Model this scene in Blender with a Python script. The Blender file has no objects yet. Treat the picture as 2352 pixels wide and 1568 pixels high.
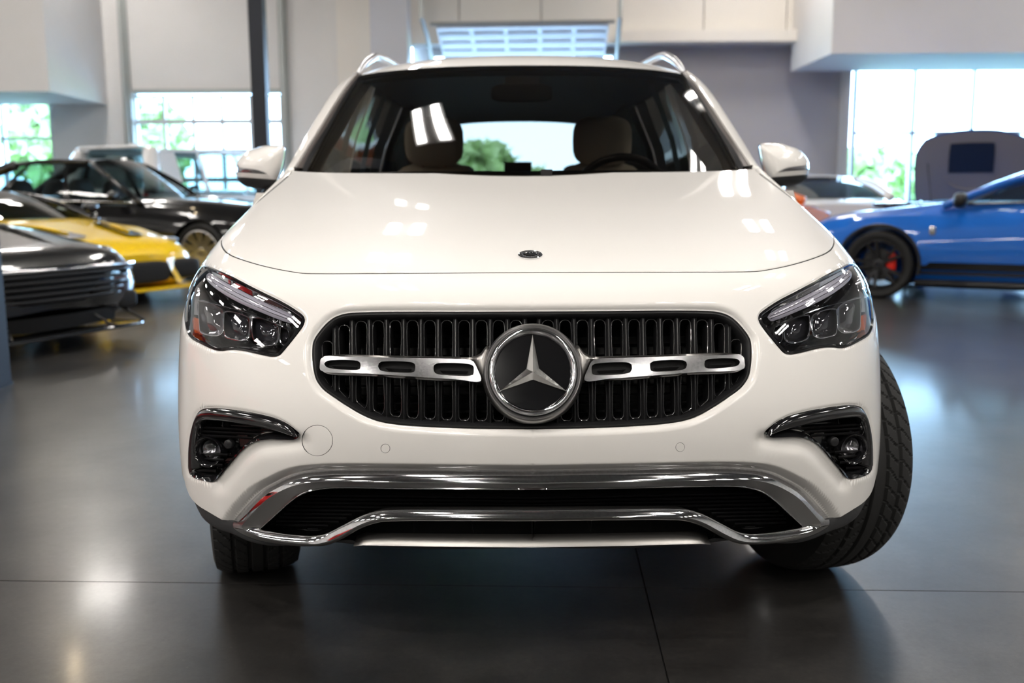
import bpy, math, random
import numpy as np
from mathutils import Vector, Matrix, Quaternion
from mathutils.bvhtree import BVHTree
from mathutils.kdtree import KDTree
from mathutils.geometry import delaunay_2d_cdt

random.seed(7); np.random.seed(7)
sc = bpy.context.scene
col = sc.collection
pi = math.pi
R = math.radians

# ------------------------------------------------------------------ camera
F, CX, CY = 2200.0, 1176.0, 784.0          # focal length and centre in photo pixels (2352 x 1568)
HC = 1.055                                  # camera height, metres
CAMROT = Matrix.Rotation(R(90 - 8.6), 3, 'X') @ Matrix.Rotation(R(-0.25), 3, 'Z')
CAMLOC = Vector((0, 0, HC))
cd = bpy.data.cameras.new('camera'); cam = bpy.data.objects.new('camera', cd); col.objects.link(cam)
cam.matrix_world = Matrix.Translation(CAMLOC) @ CAMROT.to_4x4()
cd.sensor_fit = 'HORIZONTAL'; cd.sensor_width = 36.0; cd.lens = F / 2352 * 36
cd.clip_start = 0.05; cd.clip_end = 400
cd.dof.use_dof = True; cd.dof.focus_distance = 1.95; cd.dof.aperture_fstop = 3.2
cd.dof.aperture_blades = 0
sc.camera = cam

# ------------------------------------------------------------------ world, exposure
w = bpy.data.worlds.new('world'); sc.world = w; w.use_nodes = True
bg = w.node_tree.nodes['Background']
bg.inputs['Color'].default_value = (0.42, 0.66, 1.0, 1)
bg.inputs['Strength'].default_value = 22.0
sc.view_settings.view_transform = 'Standard'; sc.view_settings.look = 'None'
sc.view_settings.gamma = 1.0; sc.view_settings.exposure = 0.0
sc.view_settings.use_curve_mapping = False
try:
    sc.cycles.use_denoising = True
    sc.cycles.max_bounces = 10; sc.cycles.transparent_max_bounces = 24
    sc.cycles.sample_clamp_indirect = 8.0
    sc.cycles.caustics_reflective = False; sc.cycles.caustics_refractive = False
except Exception:
    pass
LAMP_STRENGTH = 66.0

# ------------------------------------------------------------------ helpers
M3 = np.array(CAMROT)
def raydir(px, py):
    d = np.array([(px - CX) / F, -(py - CY) / F, -1.0])
    return M3 @ d
def at(px, py, Y):
    d = raydir(px, py); t = Y / d[1]
    return np.array([d[0] * t, Y, HC + d[2] * t])
def atz(px, py, z):
    d = raydir(px, py); t = (z - HC) / d[2]
    return np.array([d[0] * t, d[1] * t, z])
def proj(P):
    Q = (np.asarray(P, float) - np.array([0, 0, HC])) @ M3
    return np.stack([CX + F * Q[..., 0] / -Q[..., 2], CY - F * Q[..., 1] / -Q[..., 2]], -1)

def tag(o, label=None, cat=None, group=None, kind=None):
    if label: o['label'] = label
    if cat: o['category'] = cat
    if group: o['group'] = group
    if kind: o['kind'] = kind
    return o
def empty(name, loc=(0, 0, 0), rz=0, label=None, cat=None, group=None):
    o = bpy.data.objects.new(name, None); col.objects.link(o)
    o.location = loc; o.rotation_euler = (0, 0, rz); o.empty_display_size = .1
    return tag(o, label, cat, group)
def mesh(name, V, Fc, smooth=True, angle=38, normals=None):
    me = bpy.data.meshes.new(name)
    me.from_pydata([tuple(map(float, v)) for v in V], [], [tuple(int(i) for i in f) for f in Fc])
    me.validate(); me.update()
    if smooth:
        me.shade_smooth()
        if normals is not None:
            me.normals_split_custom_set_from_vertices([tuple(map(float, n)) for n in normals])
        elif angle and angle < 180:
            me.set_sharp_from_angle(angle=R(angle))
    return me
def obj(name, me, mat, parent=None):
    o = bpy.data.objects.new(name, me); col.objects.link(o)
    if mat is not None:
        if me.materials: me.materials[0] = mat
        else: me.materials.append(mat)
    if parent is not None:
        o.parent = parent
        if parent.parent is None and parent.get('worldspace'):
            o.matrix_parent_inverse = Matrix.Translation(-Vector(parent.location))
    return o
def mk(name, V, Fc, mat, parent=None, smooth=True, angle=38, normals=None):
    return obj(name, mesh(name, V, Fc, smooth, angle, normals), mat, parent)

class MB:
    """collects simple shapes for one mesh"""
    def __init__(s): s.V = []; s.F = []
    def add(s, V, Fc):
        b = len(s.V); s.V += [tuple(v) for v in V]; s.F += [tuple(i + b for i in f) for f in Fc]; return s
    def box(s, a, b):
        x0, y0, z0 = a; x1, y1, z1 = b
        return s.add([(x0,y0,z0),(x1,y0,z0),(x1,y1,z0),(x0,y1,z0),(x0,y0,z1),(x1,y0,z1),(x1,y1,z1),(x0,y1,z1)],
                     [(0,3,2,1),(4,5,6,7),(0,1,5,4),(1,2,6,5),(2,3,7,6),(3,0,4,7)])
    def tube(s, pts, r, n=8, closed=False):
        V, Fc = tube(pts, r, n, closed); return s.add(V, Fc)
    def lathe(s, prof, c, ax, n=48, caps=False):
        V, Fc = lathe(prof, c, ax, n); return s.add(V, Fc)
    def build(s, name, mat, parent=None, smooth=False, angle=38): return mk(name, s.V, s.F, mat, parent, smooth, angle)

def tube(pts, r, n=8, closed=False):
    P = np.array(pts, float); m = len(P)
    rr = np.broadcast_to(np.array(r, float), (m,))
    if closed: T = np.roll(P, -1, 0) - np.roll(P, 1, 0)
    else:
        T = np.gradient(P, axis=0)
    T /= np.linalg.norm(T, axis=1)[:, None] + 1e-12
    up = np.array([0, 0, 1.0]) if abs(T[0][2]) < .9 else np.array([1.0, 0, 0])
    nrm = np.cross(T[0], up); nrm /= np.linalg.norm(nrm)
    V = []; Fc = []
    for i in range(m):
        nrm = nrm - T[i] * (nrm @ T[i]); nrm /= np.linalg.norm(nrm) + 1e-12
        b = np.cross(T[i], nrm)
        for k in range(n):
            a = 2 * pi * k / n
            V.append(P[i] + rr[i] * (math.cos(a) * nrm + math.sin(a) * b))
    for i in range(m if closed else m - 1):
        j = (i + 1) % m
        for k in range(n):
            l = (k + 1) % n
            Fc.append((i*n+k, i*n+l, j*n+l, j*n+k))
    if not closed:
        Fc.append(tuple(range(n))[::-1]); Fc.append(tuple((m-1)*n + k for k in range(n)))
    return V, Fc
def frame(ax):
    ax = np.array(ax, float); ax /= np.linalg.norm(ax)
    up = np.array([0, 0, 1.0]) if abs(ax[2]) < .95 else np.array([0, 1.0, 0])
    ex = np.cross(up, ax); ex /= np.linalg.norm(ex); ey = np.cross(ax, ex)
    return ex, ey, ax
def lathe(prof, c, ax, n=48):
    """profile [(radius, height along ax)]"""
    ex, ey, az = frame(ax); c = np.array(c, float); m = len(prof); V = []; Fc = []
    for k in range(n):
        a = 2*pi*k/n; d = math.cos(a)*ex + math.sin(a)*ey
        for (r, h) in prof: V.append(c + d*r + az*h)
    for k in range(n):
        l = (k+1) % n
        for i in range(m-1): Fc.append((k*m+i, l*m+i, l*m+i+1, k*m+i+1))
    return V, Fc
def strip(loops, closed=False):
    L = [np.asarray(l, float) for l in loops]; n = len(L[0]); V = np.concatenate(L); Fc = []
    for a in range(len(L)-1):
        for i in range(n if closed else n-1):
            j = (i+1) % n
            Fc.append((a*n+i, a*n+j, (a+1)*n+j, (a+1)*n+i))
    return V, Fc
def catmull(pts, closed=False, step=4.0, tension=.5):
    P = np.array(pts, float); n = len(P); out = []
    rng = range(n) if closed else range(n-1)
    for i in rng:
        p1, p2 = P[i], P[(i+1) % n]
        p0 = P[(i-1) % n] if (closed or i > 0) else 2*p1 - p2
        p3 = P[(i+2) % n] if (closed or i+2 < n) else 2*p2 - p1
        k = max(1, int(round(np.linalg.norm(p2-p1)/step)))
        # centripetal parametrisation keeps the traced corners from overshooting
        t0 = 0; t1 = t0+max(1e-6, np.linalg.norm(p1-p0)**.5); t2 = t1+max(1e-6, np.linalg.norm(p2-p1)**.5); t3 = t2+max(1e-6, np.linalg.norm(p3-p2)**.5)
        for q in range(k):
            t = t1+(t2-t1)*q/k
            A1 = (t1-t)/(t1-t0)*p0+(t-t0)/(t1-t0)*p1; A2 = (t2-t)/(t2-t1)*p1+(t-t1)/(t2-t1)*p2; A3 = (t3-t)/(t3-t2)*p2+(t-t2)/(t3-t2)*p3
            B1 = (t2-t)/(t2-t0)*A1+(t-t0)/(t2-t0)*A2; B2 = (t3-t)/(t3-t1)*A2+(t-t1)/(t3-t1)*A3
            out.append((t2-t)/(t2-t1)*B1+(t-t1)/(t2-t1)*B2)
    if not closed: out.append(P[-1])
    return np.array(out)
def resample(P, n, closed=False):
    P = np.asarray(P, float)
    if closed: P = np.vstack([P, P[:1]])
    d = np.r_[0, np.cumsum(np.linalg.norm(np.diff(P, axis=0), axis=1))]
    t = np.linspace(0, d[-1], n, endpoint=not closed)
    return np.stack([np.interp(t, d, P[:, k]) for k in range(P.shape[1])], 1)
def inside(Q, poly):
    Q = np.asarray(Q, float); poly = np.asarray(poly, float)
    x, y = Q[:, 0][:, None], Q[:, 1][:, None]
    a = poly; b = np.roll(poly, -1, 0)
    c = (a[:, 1] > y) != (b[:, 1] > y)
    with np.errstate(divide='ignore', invalid='ignore'):
        xi = (b[:, 0]-a[:, 0])*(y-a[:, 1])/(b[:, 1]-a[:, 1])+a[:, 0]
    return (np.sum(c & (x < xi), 1) % 2) == 1
def pdist(Q, line, closed=True):
    Q = np.asarray(Q, float); a = np.asarray(line, float)
    b = np.roll(a, -1, 0)
    if not closed: a, b = a[:-1], b[:-1]
    out = np.full(len(Q), 1e9)
    for s in range(0, len(Q), 4000):
        q = Q[s:s+4000][:, None, :]
        ab = (b-a)[None]; t = np.clip(((q-a)*ab).sum(-1)/((ab**2).sum(-1)+1e-12), 0, 1)
        out[s:s+4000] = np.sqrt((((q-a)-t[..., None]*ab)**2).sum(-1)).min(1)
    return out
def inset(poly, d):
    """offset a closed polygon inward by d pixels (negative = outward)"""
    P = np.asarray(poly, float); n = len(P)
    area = .5*np.sum(P[:, 0]*np.roll(P[:, 1], -1)-np.roll(P[:, 0], -1)*P[:, 1])
    T = np.roll(P, -1, 0)-np.roll(P, 1, 0); T /= np.linalg.norm(T, axis=1)[:, None]+1e-12
    N = np.stack([-T[:, 1], T[:, 0]], 1)*(1 if area > 0 else -1)
    return P+N*d
def sstep(a, b, x):
    t = np.clip((np.asarray(x, float)-a)/(b-a), 0, 1); return t*t*(3-2*t)
def cspline(t, y):
    """natural cubic spline through (t, y) -> callable"""
    t = np.array(t, float); y = np.array(y, float); n = len(t); h = np.diff(t)
    A = np.zeros((n, n)); b = np.zeros(n); A[0, 0] = A[-1, -1] = 1
    for i in range(1, n-1):
        A[i, i-1] = h[i-1]; A[i, i] = 2*(h[i-1]+h[i]); A[i, i+1] = h[i]
        b[i] = 3*((y[i+1]-y[i])/h[i]-(y[i]-y[i-1])/h[i-1])
    c = np.linalg.solve(A, b); d = np.diff(c)/(3*h); bb = np.diff(y)/h-h*(2*c[:-1]+c[1:])/3
    def f(x):
        x = np.asarray(x, float); i = np.clip(np.searchsorted(t, x)-1, 0, n-2); s = x-t[i]
        return y[i]+s*(bb[i]+s*(c[i]+s*d[i]))
    return f

# ------------------------------------------------------------------ materials
def mat(name, color=(.8, .8, .8), rough=.5, metal=0., coat=0., coat_rough=.03, spec=.5, trans=0., ior=1.45, emit=None, estr=0., noise=None, bump=None, sheen=0):
    m = bpy.data.materials.new(name); m.use_nodes = True
    nt = m.node_tree; b = nt.nodes['Principled BSDF']
    b.inputs['Base Color'].default_value = (*color, 1); b.inputs['Roughness'].default_value = rough
    b.inputs['Metallic'].default_value = metal; b.inputs['Coat Weight'].default_value = coat
    b.inputs['Coat Roughness'].default_value = coat_rough; b.inputs['Specular IOR Level'].default_value = spec
    b.inputs['Transmission Weight'].default_value = trans; b.inputs['IOR'].default_value = ior
    if sheen: b.inputs['Sheen Weight'].default_value = sheen
    if emit: b.inputs['Emission Color'].default_value = (*emit, 1); b.inputs['Emission Strength'].default_value = estr
    if noise or bump:
        tc = nt.nodes.new('ShaderNodeTexCoord')
    if noise:                      # (scale, amount): small procedural variation of the colour
        n = nt.nodes.new('ShaderNodeTexNoise'); n.inputs['Scale'].default_value = noise[0]; n.inputs['Detail'].default_value = 6
        nt.links.new(tc.outputs['Object'], n.inputs['Vector'])
        r = nt.nodes.new('ShaderNodeValToRGB')
        r.color_ramp.elements[0].position = .3; r.color_ramp.elements[1].position = .7
        r.color_ramp.elements[0].color = (*[c*(1-noise[1]) for c in color], 1)
        r.color_ramp.elements[1].color = (*[min(1, c*(1+noise[1])) for c in color], 1)
        nt.links.new(n.outputs['Fac'], r.inputs['Fac']); nt.links.new(r.outputs['Color'], b.inputs['Base Color'])
    if bump:                       # (scale, strength)
        n2 = nt.nodes.new('ShaderNodeTexNoise'); n2.inputs['Scale'].default_value = bump[0]; n2.inputs['Detail'].default_value = 4
        nt.links.new(tc.outputs['Object'], n2.inputs['Vector'])
        bp = nt.nodes.new('ShaderNodeBump'); bp.inputs['Strength'].default_value = bump[1]; bp.inputs['Distance'].default_value = .01
        nt.links.new(n2.outputs['Fac'], bp.inputs['Height']); nt.links.new(bp.outputs['Normal'], b.inputs['Normal'])
    return m
def glass(name, tint, rough=0.0, ior=1.5, gloss=(1, 1, 1)):
    """thin pane: tinted see-through plus Fresnel reflection"""
    m = bpy.data.materials.new(name); m.use_nodes = True; nt = m.node_tree
    for n in list(nt.nodes): nt.nodes.remove(n)
    o = nt.nodes.new('ShaderNodeOutputMaterial'); mx = nt.nodes.new('ShaderNodeMixShader')
    t = nt.nodes.new('ShaderNodeBsdfTransparent'); g = nt.nodes.new('ShaderNodeBsdfGlossy'); f = nt.nodes.new('ShaderNodeLayerWeight')
    t.inputs['Color'].default_value = (*tint, 1); g.inputs['Roughness'].default_value = rough; g.inputs['Color'].default_value = (*gloss, 1)
    f.inputs['Blend'].default_value = .5; f0 = ((ior-1)/(ior+1))**2*1.25
    p = nt.nodes.new('ShaderNodeMath'); p.operation = 'POWER'; p.inputs[1].default_value = 5.0
    q = nt.nodes.new('ShaderNodeMath'); q.operation = 'MULTIPLY_ADD'; q.inputs[1].default_value = 1-f0; q.inputs[2].default_value = f0
    nt.links.new(f.outputs['Facing'], p.inputs[0]); nt.links.new(p.outputs[0], q.inputs[0])
    nt.links.new(q.outputs[0], mx.inputs[0]); nt.links.new(t.outputs[0], mx.inputs[1]); nt.links.new(g.outputs[0], mx.inputs[2])
    nt.links.new(mx.outputs[0], o.inputs['Surface'])
    return m
def emitter(name, color, s):
    m = bpy.data.materials.new(name); m.use_nodes = True; nt = m.node_tree
    for n in list(nt.nodes): nt.nodes.remove(n)
    o = nt.nodes.new('ShaderNodeOutputMaterial'); e = nt.nodes.new('ShaderNodeEmission')
    e.inputs['Color'].default_value = (*color, 1); e.inputs['Strength'].default_value = s
    nt.links.new(e.outputs[0], o.inputs['Surface']); return m

PAINT_WHITE = mat('white_paint', (.82, .80, .77), .45, coat=1.0, coat_rough=.015, spec=.15)
GLOSS_BLACK = mat('gloss_black', (.006, .006, .007), .12, coat=1.0)
SATIN_BLACK = mat('satin_black', (.012, .012, .013), .38)
MATT_BLACK = mat('matt_black', (.006, .006, .006), .7)
PLASTIC = mat('grey_plastic', (.035, .036, .038), .6, bump=(900, .15))
CHROME = mat('chrome', (.82, .82, .83), .06, metal=1.0)
CHROME_WORN = mat('chrome_worn', (.70, .70, .72), .075, metal=1.0, noise=(160, .12))
SATIN = mat('satin_silver', (.30, .29, .28), .36, metal=1.0)
SATIN_DARK = mat('satin_gunmetal', (.33, .325, .32), .34, metal=1.0)
RUBBER = mat('rubber', (.014, .014, .014), .72, bump=(400, .1))
ALLOY = mat('alloy', (.32, .32, .33), .35, metal=1.0)
DARK_ALLOY = mat('dark_alloy', (.03, .03, .032), .35, metal=.6)
GLASS_SCREEN = glass('windscreen_cabin_shade', (.22, .20, .172))  # tint deepened to put the shade of the unlit cabin into the glass
GLASS_SIDE = glass('tinted_side_glass', (.50, .52, .48))
GLASS_DOOR = glass('door_glass', (.80, .84, .82))
GLASS_DARK = glass('privacy_glass', (.06, .07, .075))
GLASS_LAMP = glass('lamp_cover', (.93, .93, .95))
GLASS_CLEAR = glass('clear_pane', (.92, .97, .95), ior=1.35)
AMBER = mat('amber_reflector', (.55, .10, .01), .2, coat=1.0)
ACRYLIC = mat('lamp_acrylic', (.42, .41, .47), .25, coat=1.0)
BEIGE = mat('beige_leather', (.74, .68, .60), .55)
CABIN = mat('cabin_dark', (.02, .02, .022), .6)
# ------------------------------------------------------------------ room
WALL = mat('wall_paint', (.77, .75, .735), .75, noise=(.6, .04))
WALL_CREAM = mat('wall_cream', (.84, .80, .74), .7, noise=(.6, .03))
WALL_DARK = mat('wall_grey', (.50, .475, .475), .75, noise=(.5, .05))
PILLAR_PALE = mat('pillar_pale', (.66, .68, .74), .6)
CEIL = mat('ceiling_paint', (.20, .195, .19), .8)
FRAME_AL = mat('anodised_frame', (.62, .64, .68), .4, metal=.4)
TRACK = mat('galvanised_track', (.42, .44, .43), .5, metal=.7)
STEEL_DARK = mat('dark_steel_paint', (.018, .022, .032), .45)
POST_BLUE = mat('slate_paint', (.016, .022, .036), .6)
LAMP_BODY = mat('lamp_body', (.7, .7, .7), .4)
LAMP_TUBE = emitter('lamp_tube', (1.0, .95, .89), LAMP_STRENGTH)
PANE_SKY = mat('sky_reflection_pane', (.86, .89, .93), .25, coat=.6)  # white stands in for the sky mirrored in the glass panes
ZC = 7.2
YB = 20.1

def concrete():
    m = bpy.data.materials.new('polished_concrete'); m.use_nodes = True; nt = m.node_tree; b = nt.nodes['Principled BSDF']
    g = nt.nodes.new('ShaderNodeNewGeometry')
    def noise(scale, detail=6, rough=.6):
        n = nt.nodes.new('ShaderNodeTexNoise'); n.inputs['Scale'].default_value = scale; n.inputs['Detail'].default_value = detail
        n.inputs['Roughness'].default_value = rough; nt.links.new(g.outputs['Position'], n.inputs['Vector']); return n
    def ramp(src, stops):
        r = nt.nodes.new('ShaderNodeValToRGB'); el = r.color_ramp.elements
        while len(el) < len(stops): el.new(.5)
        for e, (p, c) in zip(el, stops): e.position = p; e.color = (*c, 1)
        nt.links.new(src, r.inputs['Fac']); return r
    big = ramp(noise(2.3, 9, .68).outputs['Fac'], [(.3, (.016, .0152, .0145)), (.5, (.028, .0265, .025)), (.7, (.050, .047, .043))])
    fine = ramp(noise(70, 8, .8).outputs['Fac'], [(.3, (.55, .55, .55)), (.7, (1.5, 1.5, 1.5))])
    mul = nt.nodes.new('ShaderNodeMix'); mul.data_type = 'RGBA'; mul.blend_type = 'MULTIPLY'; mul.inputs['Factor'].default_value = 1
    nt.links.new(big.outputs['Color'], mul.inputs['A']); nt.links.new(fine.outputs['Color'], mul.inputs['B'])
    vor = nt.nodes.new('ShaderNodeTexVoronoi'); vor.inputs['Scale'].default_value = 30; nt.links.new(g.outputs['Position'], vor.inputs['Vector'])
    specks = ramp(vor.outputs['Distance'], [(.05, (1, 1, 1)), (.12, (0, 0, 0))])
    mask = ramp(noise(14).outputs['Fac'], [(.45, (0, 0, 0)), (.8, (.5, .5, .5))])
    mm = nt.nodes.new('ShaderNodeMath'); mm.operation = 'MULTIPLY'
    nt.links.new(specks.outputs['Color'], mm.inputs[0]); nt.links.new(mask.outputs['Color'], mm.inputs[1])
    mix = nt.nodes.new('ShaderNodeMix'); mix.data_type = 'RGBA'
    nt.links.new(mm.outputs[0], mix.inputs['Factor']); nt.links.new(mul.outputs['Result'], mix.inputs['A']); mix.inputs['B'].default_value = (.16, .145, .125, 1)
    nt.links.new(mix.outputs['Result'], b.inputs['Base Color'])
    rr = ramp(noise(1.3, 4, .5).outputs['Fac'], [(.25, (.23, .23, .23)), (.75, (.29, .29, .29))])
    b.inputs['Roughness'].default_value = .30
    sr = ramp(noise(4.5, 10, .72).outputs['Fac'], [(.32, (.62, .62, .62)), (.68, (1.0, 1.0, 1.0))]); nt.links.new(sr.outputs['Color'], b.inputs['Specular IOR Level']); b.inputs['Coat Weight'].default_value = .25; b.inputs['Coat Roughness'].default_value = .12
    return m
CONCRETE = concrete()
JOINT = mat('joint_filler', (.02, .02, .02), .8)

def struct(o): o['kind'] = 'structure'; return o
floor = struct(MB().box((-17, -15, -.30), (17, 20.9, -.010)).build('floor', JOINT))
a = R(-2.2); c0 = np.array([.36, 2.48]); ex = np.array([math.cos(a), math.sin(a)]); ey = np.array([-math.sin(a), math.cos(a)])
S_ = 3.66
sl = mesh('slab', *[(lambda m: (m.V, m.F))(MB().box((.002, .002, -.012), (S_-.002, S_-.002, 0)))][0], smooth=False)
sl.materials.append(CONCRETE)
for i in range(-5, 5):
    for j in range(-5, 6):
        p = c0+ex*i*S_+ey*j*S_
        if j == -5: continue
        o = bpy.data.objects.new('slab', sl); col.objects.link(o); o.parent = floor
        o.location = (p[0], p[1], 0); o.rotation_euler = (0, 0, a)

struct(MB().box((-17, -15, ZC), (17, 21, ZC+.2)).build('ceiling', CEIL))
struct(MB().box((-17.2, -15, -.3), (-17, 21, ZC)).build('wall_left', WALL))
struct(MB().box((17, -15, -.3), (17.2, 21, ZC)).build('wall_right', WALL))
struct(MB().box((-17, -15.2, -.3), (17, -15, ZC)).build('wall_front', mat('wall_charcoal', (.16, .155, .15), .7)))

def X(px, Y, py=300): return float(at(px, py, Y)[0])
def Z(py, Y, px=1176): return float(at(px, py, Y)[2])
# back wall, left bay with the glazed sectional door
xd0, xd1 = X(309, YB), X(652, YB); zd = Z(213, YB, 480)
xw1 = X(121, YB); zw1 = Z(232, YB, 60)
xb = X(945, YB)
m = MB().box((xw1, YB, 0), (xd0, YB+.3, ZC)).box((xd0, YB, zd), (xd1, YB+.3, ZC)).box((xd1, YB, 0), (xb, YB+.3, ZC))
m.box((-17, YB, zw1), (xw1, YB+.3, ZC)).box((-17, YB, 0), (xw1, YB+.3, .25))
struct(m.build('wall_back', WALL))
# bulkhead over the left window
xk = X(105, 17.6, 100)
struct(MB().box((-17, 17.6, Z(210, 17.6, 50)), (xk, YB, ZC)).build('wall_bulkhead_left', WALL))
# pale pilasters beside the centre bay
struct(MB().box((X(780, 19.6), 19.6, 0), (X(856, 19.6), YB, ZC)).build('wall_pier', WALL_CREAM))
struct(MB().box((X(856, 19.3), 19.3, 0), (X(940, 19.3), YB, ZC)).build('wall_pilaster', PILLAR_PALE))
# centre bay: cream panels above a ledge, darker wall with the doorway below
xr = X(1925, YB+.7)
zl = Z(100, YB); zl2 = Z(70, YB-.35)
up = struct(MB().box((xb, YB+.06, zl), (xr, YB+.6, ZC)).build('wall_back_upper', WALL_DARK))
seams = [945, 1058, 1243, 1420, 1610, 1797, 1935]
for s0, s1 in zip(seams[:-1], seams[1:]):
    MB().box((X(s0, YB)+.012, YB, zl), (X(s1, YB)-.012, YB+.08, ZC-.02)).build('wall_panel', WALL_CREAM, up)
struct(MB().box((X(1420, YB), YB-.35, Z(97, YB-.35)), (xr, YB, zl2)).build('trim_1', WALL_CREAM))
xo0, xo1 = X(1000, YB+.7), X(1406, YB+.7); zo = Z(128, YB+.7)
m = MB().box((xb, YB+.6, 0), (xo0, YB+.9, zl)).box((xo1, YB+.6, 0), (xr, YB+.9, zl)).box((xo0, YB+.6, zo), (xo1, YB+.9, zl))
struct(m.build('wall_back_lower', WALL_DARK))
# right bay: bulkhead, jamb, glazed storefront
xq = X(1912, 17.6, 60)
struct(MB().box((xq, 17.6, Z(122, 17.6, 2100)), (17, YB, ZC)).build('wall_bulkhead_right', WALL))
xj = X(1962, YB)
m = MB().box((xr, YB, 0), (xj-.12, YB+.9, ZC)).box((xj-.12, YB, Z(128, YB, 2100)), (17, YB+.3, ZC))
struct(m.build('wall_back_right', WALL))

def glazing(name, xs, zs, Y, bar=.06, depth=.12):
    root = empty(name, (xs[0], Y, zs[0])); root['kind'] = 'structure'; root['worldspace'] = 1
    m = MB()
    for k, x in enumerate(xs): m.box((x-bar/2, Y, zs[0]), (x+bar/2, Y+depth, zs[-1]))
    for z in zs: m.box((xs[0], Y+.005, z-bar/2), (xs[-1], Y+depth-.005, z+bar/2))
    m.build('window_frame', FRAME_AL, root)
    for i in range(len(xs)-1):
        for j in range(len(zs)-1):
            MB().box((xs[i]+bar/2-.01, Y+depth*.45, zs[j]+bar/2-.01), (xs[i+1]-bar/2+.01, Y+depth*.45+.012, zs[j+1]-bar/2+.01)).build('pane', GLASS_CLEAR, root)
    return root
glazing('window_1', [X(p, YB+.1) for p in (-480, -360, -240, -118, 5, 119)], [.25, 1.15, Z(318, YB+.1, 60), zw1], YB+.1)
glazing('window_2', [X(p, YB+.1) for p in (1962, 2097, 2232, 2367, 2502, 2637)]+[16.9], [.1, Z(305, YB+.1, 2100), Z(143, YB+.1, 2100)], YB+.1, bar=.07)
struct(MB().box((xj-.12, YB+.02, Z(143, YB, 2100)), (16.95, YB+.28, Z(128, YB, 2100))).build('trim_2', FRAME_AL))
# glazed sectional door
dr = empty('door_1', ((xd0+xd1)/2, YB+.1, 0)); dr['kind'] = 'structure'; dr['worldspace'] = 1
xs = [X(p, YB+.1) for p in (313, 378, 445, 511, 578, 648)]; zs = [Z(p, YB+.1, 480) for p in (218, 279, 347, 413, 481, 552)]; zs[-1] = .02
for j in range(5):
    m = MB(); z1, z0 = zs[j], zs[j+1]
    m.box((xs[0], YB+.1, z0), (xs[-1], YB+.16, z0+.05)).box((xs[0], YB+.1, z1-.05), (xs[-1], YB+.16, z1))
    for x in xs: m.box((max(xs[0], x-.035), YB+.101, z0+.05), (min(xs[-1], x+.035), YB+.159, z1-.05))
    sec = m.build('door_section', FRAME_AL, dr)
    for i in range(5):
        MB().box((xs[i]+.03, YB+.125, z0+.045), (xs[i+1]-.03, YB+.135, z1-.045)).build('pane', GLASS_CLEAR, sec)
for x in (xd0-.10, xd1+.06):
    tag(MB().box((x-.03, YB-.12, 0), (x+.03, YB-.002, ZC-.05)).box((x-.09, YB-.05, 0), (x+.09, YB-.001, ZC-.05)).build('door_track', TRACK),
        'vertical galvanised track left of the glazed garage door' if x < xd0 else 'vertical galvanised track right of the glazed garage door', 'track')
tag(MB().box((xd0+.03, YB-.06, zd), (xd1-.06, YB-.001, zd+.07)).build('door_header', TRACK), 'grey header rail along the top of the glazed garage door', 'rail')

# raised door leaf over the centre doorway
A0, A1 = at(985, 62, 18.5), at(1415, 55, 18.5); B0, B1 = at(1004, 136, 20.05), at(1404, 134, 20.05)
leaf = empty('raised_door', tuple((A0+A1)/2), label='glazed overhead garage door raised on sloping tracks above the middle doorway', cat='garage door'); leaf['worldspace'] = 1
def lp(u, v, h=0):
    p = (A0*(1-u)+A1*u)*(1-v)+(B0*(1-u)+B1*u)*v
    n = np.cross(A1-A0, B0-A0); n /= np.linalg.norm(n)
    return p+n*h
def slabquad(u0, u1, v0, v1, h0, h1):
    V = [lp(u0, v0, h0), lp(u1, v0, h0), lp(u1, v1, h0), lp(u0, v1, h0), lp(u0, v0, h1), lp(u1, v0, h1), lp(u1, v1, h1), lp(u0, v1, h1)]
    return V, [(0,3,2,1),(4,5,6,7),(0,1,5,4),(1,2,6,5),(2,3,7,6),(3,0,4,7)]
rows = 4; cols = 5
for j in range(rows):
    m = MB(); v0, v1 = j/rows, (j+1)/rows-.015
    m.add(*slabquad(.04, .96, v0, v0+.05, -.03, .03)); m.add(*slabquad(.04, .96, v1-.05, v1, -.03, .03))
    for i in range(cols+1):
        uu = .04+.92*i/cols; m.add(*slabquad(max(.04, uu-.012), min(.96, uu+.012), v0+.05, v1-.05, -.028, .028))
    sec = m.build('door_section', FRAME_AL, leaf)
    for i in range(cols):
        u0 = .04+.92*i/cols; V, Fc = slabquad(u0+.010, u0+.92/cols-.010, v0+.045, v1-.045, -.008, .008); mk('pane', V, Fc, PANE_SKY, sec, smooth=False)
for s, (p0, p1) in enumerate(((A0, B0), (A1, B1))):
    d = np.array([(-.12, .12)[s], 0, 0])
    q0 = at((968, 1424)[s], (42, 40)[s], 18.4)
    mk('track', *tube([np.array([q0[0], 18.35, ZC-.02]), q0, p0+d*.6+(p1-p0)*.3, p1+d], .045, 6), TRACK, leaf)
sp = MB(); sp.tube([at(988, 55, 18.45), at(1412, 49, 18.45)], .035, 8); sp.build('torsion_bar', TRACK, leaf)
tag(MB().tube([at(1420, 82, YB-.1), at(1472, 82, YB-.1), at(1472, 98, YB-.1)], .03, 6).build('conduit', TRACK), 'thin grey conduit stub beside the raised garage door', 'conduit')

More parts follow.
